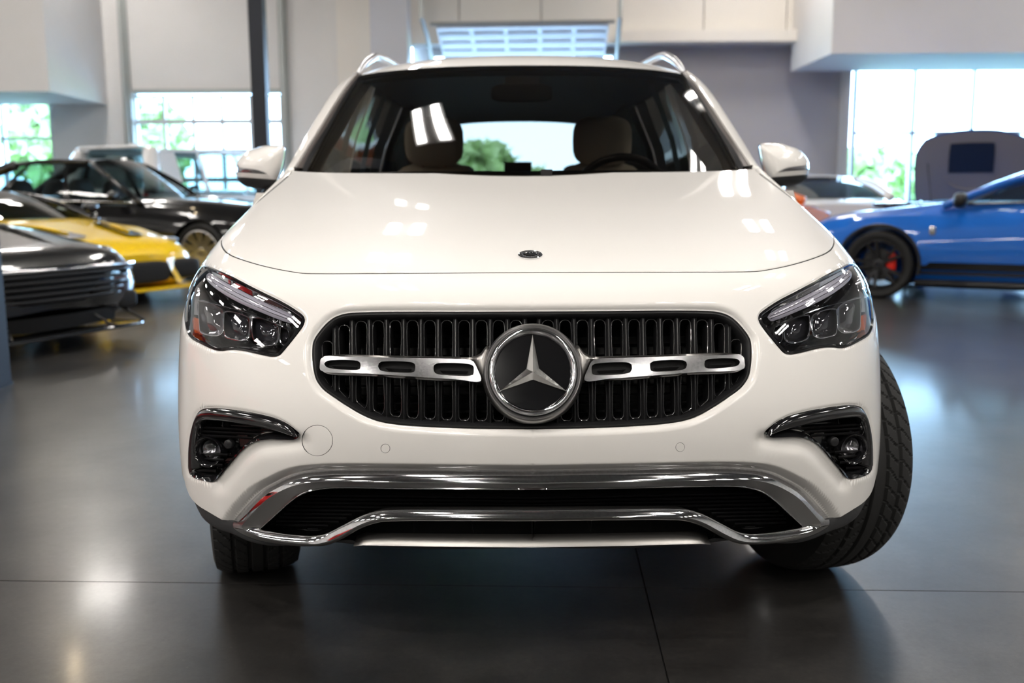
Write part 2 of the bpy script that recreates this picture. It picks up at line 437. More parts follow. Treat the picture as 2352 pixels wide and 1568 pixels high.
# free-standing steel posts
def post(name, x, y, wd, m_, label):
    h = wd/2; t = wd*.09; b = MB()
    b.box((x-h, y-h, .02), (x+h, y+h, ZC-.001))
    o = empty(name, (x, y, 0), label=label, cat='post'); o['worldspace'] = 1
    b.build('shaft', m_, o)
    MB().box((x-h-.006, y-h-.006, 0), (x+h+.006, y+h+.006, .02)).build('base_plate', m_, o)
pc = at(603, 330, 14.6)
post('steel_post', float(pc[0]), 14.6, .215, STEEL_DARK, 'black steel post rising in front of the glazed garage door')
pe = atz(28, 882, 0)
post('steel_post', float(pe[0])-.152, float(pe[1])-.15, .30, POST_BLUE, 'slate blue steel post standing beside the dark coupe')

# ceiling strip lights in pairs
lb = MB().box((-.36, -.66, 0), (.36, .66, .06)).box((-.05, -.5, .06), (.05, .5, .12))
lbm = mesh('housing', lb.V, lb.F, smooth=False); lbm.materials.append(LAMP_BODY)
lt = MB().box((-.085, -.6, -.03), (.085, .6, -.001)); ltm = mesh('tube', lt.V, lt.F, smooth=False); ltm.materials.append(LAMP_TUBE)
rodm = (lambda m: mesh('rod', m.V, m.F, smooth=False))(MB().box((-.012, -.012, .12), (.012, .012, ZC-6.55))); rodm.materials.append(TRACK)
for i in range(-2, 3):
    for j in range(-5, 4):
        if i == 0 and j == 3: continue
        x, y = -1.75+i*6.2, 6.05+j*3.9
        o = empty('ceiling_light', (x, y, 6.55), label='twin tube strip light hanging from the ceiling', cat='light', group='strip lights in rows on the ceiling')
        obj('housing', lbm, LAMP_BODY, o); obj('rod', rodm, TRACK, o)
        for s in (-.21, .21):
            t = obj('tube', ltm, LAMP_TUBE, o); t.location = (s, 0, 0)

# ceiling spotlights: three unseen ones added as frontal fill, two mirrored in the floor
SPOT_GLOW = emitter('spot_glow', (1.0, .80, .52), 260.0)
def spotlight(x, y, z, target, label, power):
    o = empty('spotlight', (x, y, z), label=label, cat='spotlight', group='warm spotlights under the ceiling')
    d = (Vector(target)-Vector((x, y, z))).normalized(); q = np.array(d)
    mk('can', *lathe([(.001, -.16), (.055, -.16), (.07, -.10), (.075, .06), (.068, .06), (.06, -.02)], (0, 0, 0), q, 24), LAMP_BODY, o)
    mk('lens', *lathe([(.060, .03), (.001, .032)], (0, 0, 0), q, 24), SPOT_GLOW, o)
    mk('stem', *tube([tuple(-q*.12), (0, 0, .2), (0, 0, ZC-z-.001)], .012, 6), TRACK, o)
    ld = bpy.data.lights.new('beam', 'SPOT'); ld.energy = power; ld.color = (1.0, .95, .89); ld.spot_size = R(40); ld.spot_blend = .8; ld.shadow_soft_size = .07
    l = bpy.data.objects.new('beam', ld); col.objects.link(l); l.parent = o; l.location = tuple(q*.10); l.rotation_euler = d.to_track_quat('-Z', 'Y').to_euler()
for x, y, p_, tg, lb_ in ((-4.6, -2.4, 430, (-.2, 2.1, .5), 'unseen spotlight added to fill the white car from beside the red coupe'), (-1.2, -4.4, 430, (0, 2.1, .5), 'unseen spotlight added as straight frontal fill for the white car'), (3.4, -3.2, 300, (.3, 2.1, .5), 'unseen spotlight added to fill the white car from the storefront side'),
        (-6.3, 12.9, 60, (-3.5, 9, .5), 'warm ceiling spotlight above the black sedan'), (-6.6, 11.2, 60, (-3.5, 8, .5), 'warm ceiling spotlight above the yellow sports car')):
    spotlight(x, y, 6.2 if y < 0 else 5.6, tg, lb_, p_)

# outdoors
GROUND = mat('outdoor_paving', (.46, .46, .45), .85, noise=(.4, .15))
LEAF = mat('leaf_green', (.40, .52, .24), .6, noise=(2, .3))
LAWN = mat('lawn_green', (.24, .38, .12), .8, noise=(1.2, .3))
BARK = mat('bark', (.09, .07, .05), .9)
struct(MB().box((-80, 21.0, -.2), (80, 140, -.02)).build('ground', GROUND))
struct(MB().box((-80, 30, -.02), (80, 90, .02)).build('ground_lawn', LAWN))
def tree(x, y, h, rx, label, seed):
    rnd = np.random.RandomState(seed)
    o = empty('tree', (x, y, .021), label=label, cat='tree', group='trees outside the windows')
    mk('trunk', *tube([(0, 0, 0), (.1, 0, h*.3), (0, .1, h*.62)], [.22, .18, .08], 8), BARK, o)
    n = 1500; V = []; Fc = []
    for k in range(n):
        th, ph = rnd.rand()*2*pi, math.acos(2*rnd.rand()-1); r = rnd.rand()**.4
        c = np.array([rx*r*math.sin(ph)*math.cos(th), rx*r*math.sin(ph)*math.sin(th), h*.62+h*.38*r*math.cos(ph)])
        q = rnd.normal(size=(2, 3)); q /= np.linalg.norm(q, axis=1)[:, None]; s = .22+.2*rnd.rand()
        b = len(V); V += [c-q[0]*s-q[1]*s*.6, c+q[0]*s-q[1]*s*.6, c+q[0]*s+q[1]*s*.6, c-q[0]*s+q[1]*s*.6]; Fc.append((b, b+1, b+2, b+3))
    mk('crown', V, Fc, LEAF, o, smooth=False)
for k, (px, Y, h, rx, lb_) in enumerate([(1088, 40, 3.2, 1.7, 'bushy green tree seen through the rear glass of the white car'), (1215, 46, 2.2, 1.4, 'low green bush seen through the rear glass of the white car'),
        (112, 40, 5.6, 1.7, 'tall tree outside the window behind the black sedan'), (352, 44, 5.4, 1.5, 'green tree outside the first panes of the glazed garage door'),
        (2010, 52, 3.6, 2.2, 'pale green tree outside the storefront glass'), (2105, 60, 3.4, 2.2, 'round tree outside the storefront glass beside the raised bonnet'), (2400, 54, 4.2, 2.4, 'tree outside the storefront glass behind the raised bonnet')]):
    tree(X(px, Y), Y, h, rx, lb_, k+3)
# ------------------------------------------------------------------ white SUV: body surface
X0 = .041          # centre plane of the car
YA = 2.68          # front axle
suv = empty('suv', (X0, YA+1.3, 0), label='white compact SUV facing the camera with a black grille and chrome star', cat='car'); suv['worldspace'] = 1
# rows of the front skin: centre line (py, Y) and outline of the flank (px, py, Y), from under the bumper up to the windscreen
ROWS = [((1345, 2.06), (505, 1262, 2.16), 2.5), ((1275, 1.95), (452, 1192, 2.20), 2.5), ((1180, 1.90), (425, 1115, 2.26), 2.5), ((1085, 1.87), (412, 1010, 2.31), 2.5),
        ((985, 1.855), (409, 905, 2.35), 2.5), ((850, 1.875), (411, 800, 2.39), 2.5), ((715, 1.925), (419, 722, 2.43), 2.5),
        ((655, 1.965), (436, 652, 2.49), 2.6), ((622, 2.02), (466, 594, 2.57), 2.8), ((580, 2.13), (504, 542, 2.66), 3.1),
        ((525, 2.33), (556, 490, 2.77), 3.4), ((462, 2.66), (602, 446, 2.93), 3.8), ((418, 2.97), (640, 410, 3.14), 4.2), ((397, 3.14), (660, 388, 3.30), 4.4)]
_c = np.array([at(1176+F*X0/(c[1]+.05), c[0], c[1]) for c, s, n in ROWS]); _s = np.array([at(*s) for c, s, n in ROWS])
_t = np.r_[0, np.cumsum(.5*np.linalg.norm(np.diff(_c, axis=0), axis=1)+.5*np.linalg.norm(np.diff(_s, axis=0), axis=1))]; _t /= _t[-1]
spYc, spZc = cspline(_t, _c[:, 1]), cspline(_t, _c[:, 2])
spW, spYs, spZs = cspline(_t, X0-_s[:, 0]), cspline(_t, _s[:, 1]), cspline(_t, _s[:, 2])
spN = cspline(_t, [n for c, s, n in ROWS])
def S0(u, v):
    u = np.asarray(u, float); v = np.asarray(v, float)
    W, Yc, zc, Ys, zs, n = spW(v), spYc(v), spZc(v), spYs(v), spZs(v), spN(v)
    s = np.sin(np.clip(u, -1, 1)*pi/2); b = np.sqrt(np.clip(1-np.abs(s)**n, 0, 1))
    e = np.maximum(np.abs(u)-1, 0)
    return np.stack([X0-W*s-np.sign(u)*.05*sstep(.02, .5, e)*sstep(.80, .6, v)*sstep(.2, .45, v), Yc+(Ys-Yc)*(1-b)+e, zc+(zs-zc)*(1-b)], -1)
_want = np.array([s[0] for c, s, n in ROWS], float); _W = X0-_s[:, 0]
for _k in range(6):                       # the outline seen from the front is a little ahead of the widest point: fit the half widths to it
    spW = cspline(_t, _W)
    for _r in range(len(ROWS)):
        _q = proj(S0(np.linspace(.6, 1, 60), np.full(60, _t[_r]))); _W[_r] *= (1205-_want[_r])/(1205-_q[:, 0].min())
spW = cspline(_t, _W)
def N0(u, v, h=1e-3):
    u = np.minimum(np.asarray(u, float), 1.58)
    du = S0(u+h, v)-S0(u-h, v); dv = S0(u, v+h)-S0(u, v-h)
    n = np.cross(du, dv); n /= np.linalg.norm(n, axis=-1)[..., None]+1e-12
    return n
# orientation: outward (towards the camera at the nose)
SGN = 1.0 if N0(0.0, .35)[1] < 0 else -1.0

GU = np.r_[-.12, -.06, np.linspace(0, .9, 56), np.linspace(.91, 1.0, 16)[0:], np.linspace(1.02, 1.6, 16)]
GV = np.linspace(0, 1, 150)
UU, VV = np.meshgrid(GU, GV, indexing='ij'); GP = S0(UU, VV); nu, nv = len(GU), len(GV)
_tri = []; _uv = []
idx = lambda i, j: i*nv+j
for i in range(nu-1):
    for j in range(nv-1):
        _tri += [(idx(i, j), idx(i+1, j), idx(i+1, j+1)), (idx(i, j), idx(i+1, j+1), idx(i, j+1))]
_flat = GP.reshape(-1, 3); _uvf = np.stack([UU.ravel(), VV.ravel()], 1)
bvh = BVHTree.FromPolygons([tuple(p) for p in _flat], _tri)
def hit_uv(px, py):
    for k in range(60):
        d = Vector(raydir(px, py)).normalized()
        loc, nrm, fi, dist = bvh.ray_cast(CAMLOC, d)
        if loc is not None: break
        px += 1.0 if px < 1228 else -1.0
        if py > 1240: py -= .5
    else:
        raise RuntimeError('no hit %s %s' % (px, py))
    a, b, c = (_flat[q] for q in _tri[fi]); p = np.array(loc)
    v0, v1, v2 = b-a, c-a, p-a
    d00, d01, d11, d20, d21 = v0@v0, v0@v1, v1@v1, v2@v0, v2@v1; den = d00*d11-d01*d01
    wb, wc = (d11*d20-d01*d21)/den, (d00*d21-d01*d20)/den
    q = [_uvf[k] for k in _tri[fi]]
    return q[0]*(1-wb-wc)+q[1]*wb+q[2]*wc
def hits(pts):
    uv = np.array([hit_uv(*p) for p in pts]); return uv
def surf(pts, off=0.0, ray=False):
    """pixels -> points on the body skin, moved off it along its normal, or (ray) set back along the line of sight"""
    uv = hits(pts); o = np.broadcast_to(np.asarray(off, float), (len(uv),))
    if len(uv) > 10:                       # even out the depth where the line of sight grazes the flank
        for _ in range(4):
            a = (np.roll(uv, 1, 0)+np.roll(uv, -1, 0)+2*uv)/4; k = uv[:, 0] > .84; k[[0, -1]] = False; uv[k] = a[k]
    P = S0(uv[:, 0], uv[:, 1])
    return P+shift(P, uv, o, ray)
def shift(P, uv, o, ray):
    if ray:
        d = P-np.array(CAMLOC); d /= np.linalg.norm(d, axis=1)[:, None]; return -d*o[:, None]
    return SGN*N0(uv[:, 0], uv[:, 1])*o[:, None]

# ---- traced outlines (image-left half; mirrored about the centre plane)
HEADLIGHT = catmull([(467,609.6),(480,610.6),(499.5,619),(534,634.5),(572,654.6),(610,673.7),(648.7,692.9),(677,710),(694.6,723.5),(698.4,733),(695.6,744.5),(683,763.6),(667.8,782.8),(650.6,803.8),(639,815.3),(625.7,818.2),(600.9,814.3),(562.6,805.7),(537.7,802.5),(522.4,802.9),(503.3,804.8),(486,801),(463,790.4),(438.3,777),(428.7,763.6),(423.3,737),(424,702.4),(431.6,662),(444,631.6),(455.5,616.3)], True, 5)
GRILLE_L = [(1228,710.5),(1087.5,711),(960,711),(900.5,711.2),(830,712.7),(790.5,715.7),(764.8,724),(746,738),(725,762.5),(714.5,781),(711.7,802),(713.4,839.7),(720.4,870),(736.8,893.4),(764.8,914.5),(800,937.9),(835,957.7),(865.4,969.4),(912,977.6),(994,983.5),(1087.5,987),(1228,988.6)]
GRILLE = catmull(GRILLE_L, False, 6)
VENT = catmull([(479.5,937),(509.7,938.4),(553.5,943.9),(597.4,952),(633,961.7),(660.5,975.4),(682.4,994.6),(685,1002.8),(677,1009),(646.7,1009.7),(608.4,1009.7),(586.4,1013.8),(567,1023.4),(548,1039.8),(528.9,1061.8),(509.7,1083.7),(493,1102.9),(485,1107),(468.5,1105),(441,1096),(433,1086.4),(430,1064.5),(432.4,1023.4),(438.4,982),(448,954.8),(460.3,941)], True, 5)
SHUT = catmull([(1228,621.8),(1000,623),(850,624),(744,624.4),(696,623.4),(668,619.5),(630,612.5),(591,603),(561,594),(534,584),(519,574.5),(511,563),(510,552),(514,541),(534,517),(570,484),(612,448),(648,418),(664,404)], False, 6)
OUT = catmull([(1228,1090),(1034.9,1088.4),(909,1086.8),(783,1086),(726.5,1087.8),(688.8,1091.8),(657,1100),(625.9,1114.5),(594.4,1131.8),(563,1160),(541,1185),(530,1204)], False, 6)
CLAD_TOP = catmull([(530,1204),(505,1190.5),(482,1177),(454.8,1160),(438,1142),(429,1122),(423,1100)], False, 6)
circ = lambda cx, cy, r, n=28: np.array([(cx+r*math.cos(2*pi*k/n), cy+r*math.sin(2*pi*k/n)) for k in range(n)])
TOW = circ(728.4, 1011.6, 34.5, 40); SENSOR = circ(885, 1030, 9.6, 20)

HOLLOW_ = catmull([(690, 1015), (640, 1022), (595, 1028), (560, 1050), (530, 1085), (505, 1112)], False, 7)
def uvline(P): return hits(P)
def soft(uv):
    for _ in range(6):
        a = (np.roll(uv, 1, 0)+np.roll(uv, -1, 0)+2*uv)/4; k = uv[:, 0] > .84; uv[k] = a[k]
    return uv
uHL, uVENT = soft(uvline(HEADLIGHT)), soft(uvline(VENT))
HEADLIGHT, VENT = proj(S0(uHL[:, 0], uHL[:, 1])), proj(S0(uVENT[:, 0], uVENT[:, 1]))
uGR, uSH, uOUT, uCL = uvline(GRILLE), uvline(SHUT), uvline(OUT), uvline(CLAD_TOP)
def tidy(q, last=False):
    k = q[:, 0] > .004; k[0] = True; k[-1] = True; q[0, 0] = 0.0
    if last: q[-1, 0] = 0.0
    return q[k]
uGR, uSH, uOUT = tidy(uGR, True), tidy(uSH), tidy(uOUT)
offline = lambda P, d: P+np.stack([-np.gradient(P[:, 1]), np.gradient(P[:, 0])], 1)/(np.hypot(np.gradient(P[:, 0]), np.gradient(P[:, 1]))[:, None]+1e-9)*d
SH2 = offline(SHUT, 5.0)
if SH2[5, 1] < SHUT[5, 1]: SH2 = offline(SHUT, -5.0)
uS2 = tidy(uvline(SH2))
uTOW, uTOW2 = uvline(TOW), uvline(circ(728.4, 1011.6, 36.3, 40)); uSEN, uSEN2 = uvline(SENSOR), uvline(circ(885, 1030, 11.2, 20))
uSH = np.vstack([uSH, [[uSH[-1, 0], 1.0]]]); uS2 = np.vstack([uS2, [[uS2[-1, 0]+.002, 1.0]]])
iHL = int(np.argmin(HEADLIGHT[:, 1])); uHLtop = uHL[iHL]
uEND = np.array([[1.6, uCL[-1, 1]]])
low_line = np.vstack([uOUT, uCL[1:], uEND])
fend_line = np.array([uHLtop, [1.0, uHLtop[1]], [1.6, uHLtop[1]]])

# ---- small forms added to the plain skin: rolled lips, the hollow above the trim, hood creases
LIPS = [(GRILLE, False, 16, -.012), (np.vstack([OUT]), False, 23, -.017), (HEADLIGHT, True, 7, -.004), (VENT, True, 8, -.004)]
HOOD_CREASE = catmull([(905, 404), (860, 450), (790, 540), (742, 612)], False, 12)
TUSK = catmull([(700, 1075), (620, 1085), (560, 1120), (520, 1165)], False, 12)
HOLLOW = catmull([(690, 1015), (640, 1022), (595, 1028), (560, 1050), (530, 1085), (505, 1112)], False, 12)
def disp(px):
    d = np.zeros(len(px))
    for L, cl, wd, h in LIPS:
        q = pdist(px, L, cl); t = np.clip(1-q/wd, 0, 1); d += h*(t**1.12 if wd == 23 else t**2.4)
    q = pdist(px, HOLLOW, False); d += -.010*np.exp(-(q/17)**2)
    return d
def skin(u, v, off=0.0):
    """point and normal of the finished skin incl. the small forms"""
    u = np.asarray(u, float); v = np.asarray(v, float)
    def P(uu, vv):
        p = S0(uu, vv); n = SGN*N0(uu, vv); px = proj(p)
        f = disp(px)*(np.abs(uu) < 1.02)
        return p+n*(f+off)[:, None]
    h = 1.2e-3
    p = P(u, v); n = np.cross(P(np.minimum(u+h, 1.599), v)-P(u-h, v), P(u, np.minimum(v+h, 1.0))-P(u, v-h)); n /= np.linalg.norm(n, axis=1)[:, None]+1e-12
    return p, SGN*n

# ---- cut the skin into panels
pts = []; edges = []
def addloop(L, closed):
    b = len(pts); pts.extend([tuple(q) for q in L]); k = len(L)
    edges.extend([(b+i, b+i+1) for i in range(k-1)])
    if closed: edges.append((b+k-1, b))
for L, cl in ((uHL, 1), (uVENT, 1), (uGR, 0), (uSH, 0), (uS2, 0), (low_line, 0), (uTOW, 1), (uTOW2, 1), (uSEN, 1), (uSEN2, 1), (fend_line, 0)): addloop(L, cl)
# rings of vertices round the openings so that the rolled lips are modelled, not only shaded
for L, cl, ds in ((GRILLE, 0, (3.5, 7, 11, 16, 22)), (OUT, 0, (4, 9, 15, 20, 22.5, 24, 28, 34)), (HEADLIGHT, 1, (3, 6, 10)), (VENT, 1, (3, 6, 10)), (HOLLOW_, 0, (-24, -16, -8, 0, 8, 16, 24))):
    for d_ in ds:
        Q = inset(L, -d_) if cl else offline(L, d_)
        if not cl and L is not HOLLOW_:
            i_ = len(L)//2
            if (L is GRILLE and Q[np.argmin(L[:, 0]), 0] > L[:, 0].min()) or (L is OUT and Q[2, 1] > L[2, 1]): Q = offline(L, -d_)
        Q = Q[pdist(Q, L, bool(cl)) > abs(d_)*.8] if L is not HOLLOW_ else Q
        Q = Q[(Q[:, 0] > 426) & (Q[:, 0] < 1226)]
        if len(Q): pts.extend([tuple(q) for q in hits(Q) if q[0] > .004])
ncons = len(pts)
cons3 = S0(np.array(pts)[:, 0], np.array(pts)[:, 1])
kd = KDTree(ncons)
for i, p in enumerate(cons3): kd.insert(p, i)
kd.balance()
gu = np.r_[np.linspace(0, .86, 74), np.linspace(.872, 1.0, 22), np.linspace(1.03, 1.6, 14)]; gv = np.linspace(0, 1, 170)
for i, u in enumerate(gu):
    P = S0(np.full(len(gv), u), gv)
    for j, v in enumerate(gv):
        edge = i == 0 or i == len(gu)-1 or j in (0, len(gv)-1)
        if edge or kd.find(P[j])[2] > .0050: pts.append((u, v))
cv, ce, cf, *_ = delaunay_2d_cdt([Vector(p) for p in pts], edges, [], 0, 1e-6)
cv = np.array([tuple(p) for p in cv]); cf = np.array([f for f in cf if len(f) == 3])
cen = cv[cf].mean(1)
poly_hood = np.vstack([uSH, [[-.2, 1.02]], [[-.2, uSH[0, 1]]]]); poly_hood[-3, 1] = 1.02
poly_gap = np.vstack([uS2, [[-.2, 1.02]], [[-.2, uS2[0, 1]]]]); poly_gap[-3, 1] = 1.02
poly_gr = np.vstack([uGR, [[-.2, uGR[-1, 1]]], [[-.2, uGR[0, 1]]]])
poly_low = np.vstack([low_line, [[1.7, -.1]], [[-.2, -.1]], [[-.2, low_line[0, 1]]]]); poly_low[len(low_line)-1, 0] = 1.7
in_hood, in_gap = inside(cen, poly_hood), inside(cen, poly_gap)
drop = inside(cen, poly_gr) | inside(cen, uHL) | inside(cen, uVENT) | inside(cen, poly_low)
in_tow, in_tow2, in_sen, in_sen2 = inside(cen, uTOW), inside(cen, uTOW2), inside(cen, uSEN), inside(cen, uSEN2)
C3 = S0(cen[:, 0], cen[:, 1])
arch = (cen[:, 0] > 1.0) & (np.hypot(C3[:, 1]-YA, C3[:, 2]-.36) < .375)
rest = ~(in_gap | drop | in_tow2 | in_sen2 | arch)
is_fend = rest & (cen[:, 1] > uHLtop[1]) & (cen[:, 0] > min(uHLtop[0], .5))
PV, PN = skin(cv[:, 0], cv[:, 1])
from collections import Counter
def panel_arrays(mask, depth=.022, roll=.004):
    """one body panel with a rolled, folded-in edge (image-left half)"""
    fs = cf[mask]; used = np.unique(fs); mp = -np.ones(len(cv), int); mp[used] = np.arange(len(used))
    V = PV[used]; N = PN[used]; Fc = mp[fs]
    a, b, c = V[Fc[:, 0]], V[Fc[:, 1]], V[Fc[:, 2]]
    flip = (np.cross(b-a, c-a)*N[Fc[:, 0]]).sum(1) < 0
    Fc[flip] = Fc[flip][:, ::-1]
    cnt = Counter()
    for f in Fc:
        for k in range(3): cnt[tuple(sorted((int(f[k]), int(f[(k+1) % 3]))))] += 1
    uvu = cv[used]; bd = []
    for f in Fc:
        for k in range(3):
            i, j = int(f[k]), int(f[(k+1) % 3])
            if cnt[tuple(sorted((i, j)))] == 1:
                if uvu[i, 0] < 1e-5 and uvu[j, 0] < 1e-5: continue
                if uvu[i, 0] > 1.55 and uvu[j, 0] > 1.55: continue
                bd.append((i, j))
    faces = [tuple(f) for f in Fc]; VV_ = list(V); NN = list(N); m2 = {}; m3 = {}; eo = {}
    for i, j in bd:
        t = V[j]-V[i]; o = np.cross(t, N[i]); o /= np.linalg.norm(o)+1e-12
        eo[i] = eo.get(i, 0)+o; eo[j] = eo.get(j, 0)+o
    for i in eo:
        o = eo[i]/(np.linalg.norm(eo[i])+1e-12)
        m2[i] = len(VV_); VV_.append(V[i]+o*roll*.25-N[i]*roll*.8); q = o*.85+N[i]*.5; NN.append(q/np.linalg.norm(q))
        m3[i] = len(VV_); VV_.append(V[i]+o*roll*.25-N[i]*depth); NN.append(o)
    for i, j in bd:
        faces.append((j, i, m2[i], m2[j])); faces.append((m2[j], m2[i], m3[i], m3[j]))
    return np.array(VV_), faces, np.array(NN)
def flipx(A):
    V, Fc, N = A; V = V.copy(); N = N.copy(); V[:, 0] = 2*X0-V[:, 0]; N[:, 0] *= -1
    return V, [tuple(f[::-1]) for f in Fc], N
def join(A, B): n = len(A[0]); return np.vstack([A[0], B[0]]), list(A[1])+[tuple(i+n for i in f) for f in B[1]], np.vstack([A[2], B[2]])
def mkn(name, A, m_, parent): return mk(name, A[0], A[1], m_, parent, normals=A[2])
def mirror(o, parent):
    me = o.data.copy()
    V = np.empty(len(me.vertices)*3); me.vertices.foreach_get('co', V); V = V.reshape(-1, 3)
    V[:, 0] = 2*X0-V[:, 0]; me.vertices.foreach_set('co', V.ravel()); me.flip_normals(); me.update()
    c = bpy.data.objects.new(o.name.split('.')[0], me); col.objects.link(c); c.parent = parent
    if parent.get('worldspace') and parent.parent is None: c.matrix_parent_inverse = Matrix.Translation(-Vector(parent.location))
    return c
A = panel_arrays(in_hood); mkn('hood', join(A, flipx(A)), PAINT_WHITE, suv)
is_bump = rest & ~is_fend
mkn('front_bumper', join(panel_arrays(is_bump), flipx(panel_arrays(is_bump | in_tow2))), PAINT_WHITE, suv)
A = panel_arrays(is_fend); mkn('fender', A, PAINT_WHITE, suv); mkn('fender', flipx(A), PAINT_WHITE, suv)
tag(mkn('tow_eye_cover', panel_arrays(in_tow, roll=.001), PAINT_WHITE, suv), 'round white tow eye cover in the bumper')
A = panel_arrays(in_sen, roll=.001); mkn('parking_sensor', A, PAINT_WHITE, suv); mkn('parking_sensor', flipx(A), PAINT_WHITE, suv)

# ---- patches laid on the skin
def patch(poly, off=0.0, holes=(), step=7, wall=None, ray=False):
    """fill a pixel outline on the skin; off: number or function of distance to the outline (px)"""
    poly = np.asarray(poly, float); loops = [poly]+[np.asarray(h, float) for h in holes]
    x0, y0 = poly.min(0); x1, y1 = poly.max(0)
    gx, gy = np.meshgrid(np.arange(x0, x1, step), np.arange(y0, y1, step)); g = np.stack([gx.ravel(), gy.ravel()], 1)
    ok = inside(g, poly)
    for h in loops[1:]: ok &= ~inside(g, h)
    g = g[ok]; d = np.full(len(g), 1e9)
    for L in loops: d = np.minimum(d, pdist(g, L))
    g = g[d > step*.45]; d = d[d > step*.45]
    P = []; E = []
    for L in loops:
        b = len(P); P += [tuple(q) for q in L]; E += [(b+i, b+(i+1) % len(L)) for i in range(len(L))]
    nb = len(P); P += [tuple(q) for q in g]; D = np.r_[np.zeros(nb), d]
    v, e, f, ov, *_ = delaunay_2d_cdt([Vector(p) for p in P], E, [], 0, 1e-5)
    v = np.array([tuple(q) for q in v]); f = np.array(f); c = v[f].mean(1); ok = inside(c, poly)
    for h in loops[1:]: ok &= ~inside(c, h)
    f = f[ok]
    D = np.full(len(v), 0.0)
    for L in loops: pass
    dd = np.full(len(v), 1e9)
    for L in loops: dd = np.minimum(dd, pdist(v, L))
    o = off(dd) if callable(off) else np.full(len(v), off)
    uv = hits(v); N = SGN*N0(uv[:, 0], uv[:, 1]); V = S0(uv[:, 0], uv[:, 1]); V = V+shift(V, uv, o, ray)
    fl = (np.cross(V[f[:, 1]]-V[f[:, 0]], V[f[:, 2]]-V[f[:, 0]])*N[f[:, 0]]).sum(1) < 0; f[fl] = f[fl][:, ::-1]
    faces = [tuple(q) for q in f]; V = list(V)
    if wall is not None:
        for L in loops:
            e0 = off(np.zeros(len(L))) if callable(off) else np.full(len(L), off)
            a = surf(L, e0, ray); b_ = surf(L, wall, ray); q, qf = strip([a, b_], True); s = len(V); V += list(q); faces += [tuple(i+s for i in ff) for ff in qf]
    return np.array(V), faces
def both(name, V, Fc, m_, parents, **k):
    o = mk(name, V, Fc, m_, parents[0], **k); r = mirror(o, parents[1]); return o, r
def mirV(V): V = np.array(V, float).copy(); V[:, 0] = 2*X0-V[:, 0]; return V
def whole(name, V, Fc, m_, parent, **k):
    """image-left half plus mirror in one mesh"""
    V = np.array(V, float); near = np.abs(V[:, 0]-X0) < .0035; V[near, 0] = X0
    n = len(V); right = np.arange(n)+n; c_ = V[:, 0] == X0; right[c_] = np.arange(n)[c_]   # weld the centre line
    return mk(name, np.vstack([V, mirV(V)]), list(map(tuple, Fc))+[tuple(int(right[i]) for i in f[::-1]) for f in Fc], m_, parent, **k)

GAP_SHADE = [surf(SHUT, -.003), surf(SH2, -.003)]
for q in GAP_SHADE: q[0, 0] = X0
whole('hood_gap_shade', *strip(GAP_SHADE), MATT_BLACK, suv)  # black strip stands in for the shade inside the open shut line
mk('cover_gap_shade', *strip([surf(TOW, -.0012), surf(circ(728.4, 1011.6, 36.3, 40), -.0012)], True), MATT_BLACK, suv)
both('sensor_gap_shade', *strip([surf(SENSOR, -.0012), surf(circ(885, 1030, 11.2, 20), -.0012)], True), MATT_BLACK, (suv, suv))  # black rings carry the shade of the cover and sensor gaps
# ------------------------------------------------------------------ SUV: lamps, grille, trims
PXM = 1.93/F       # metres per photo pixel at the nose
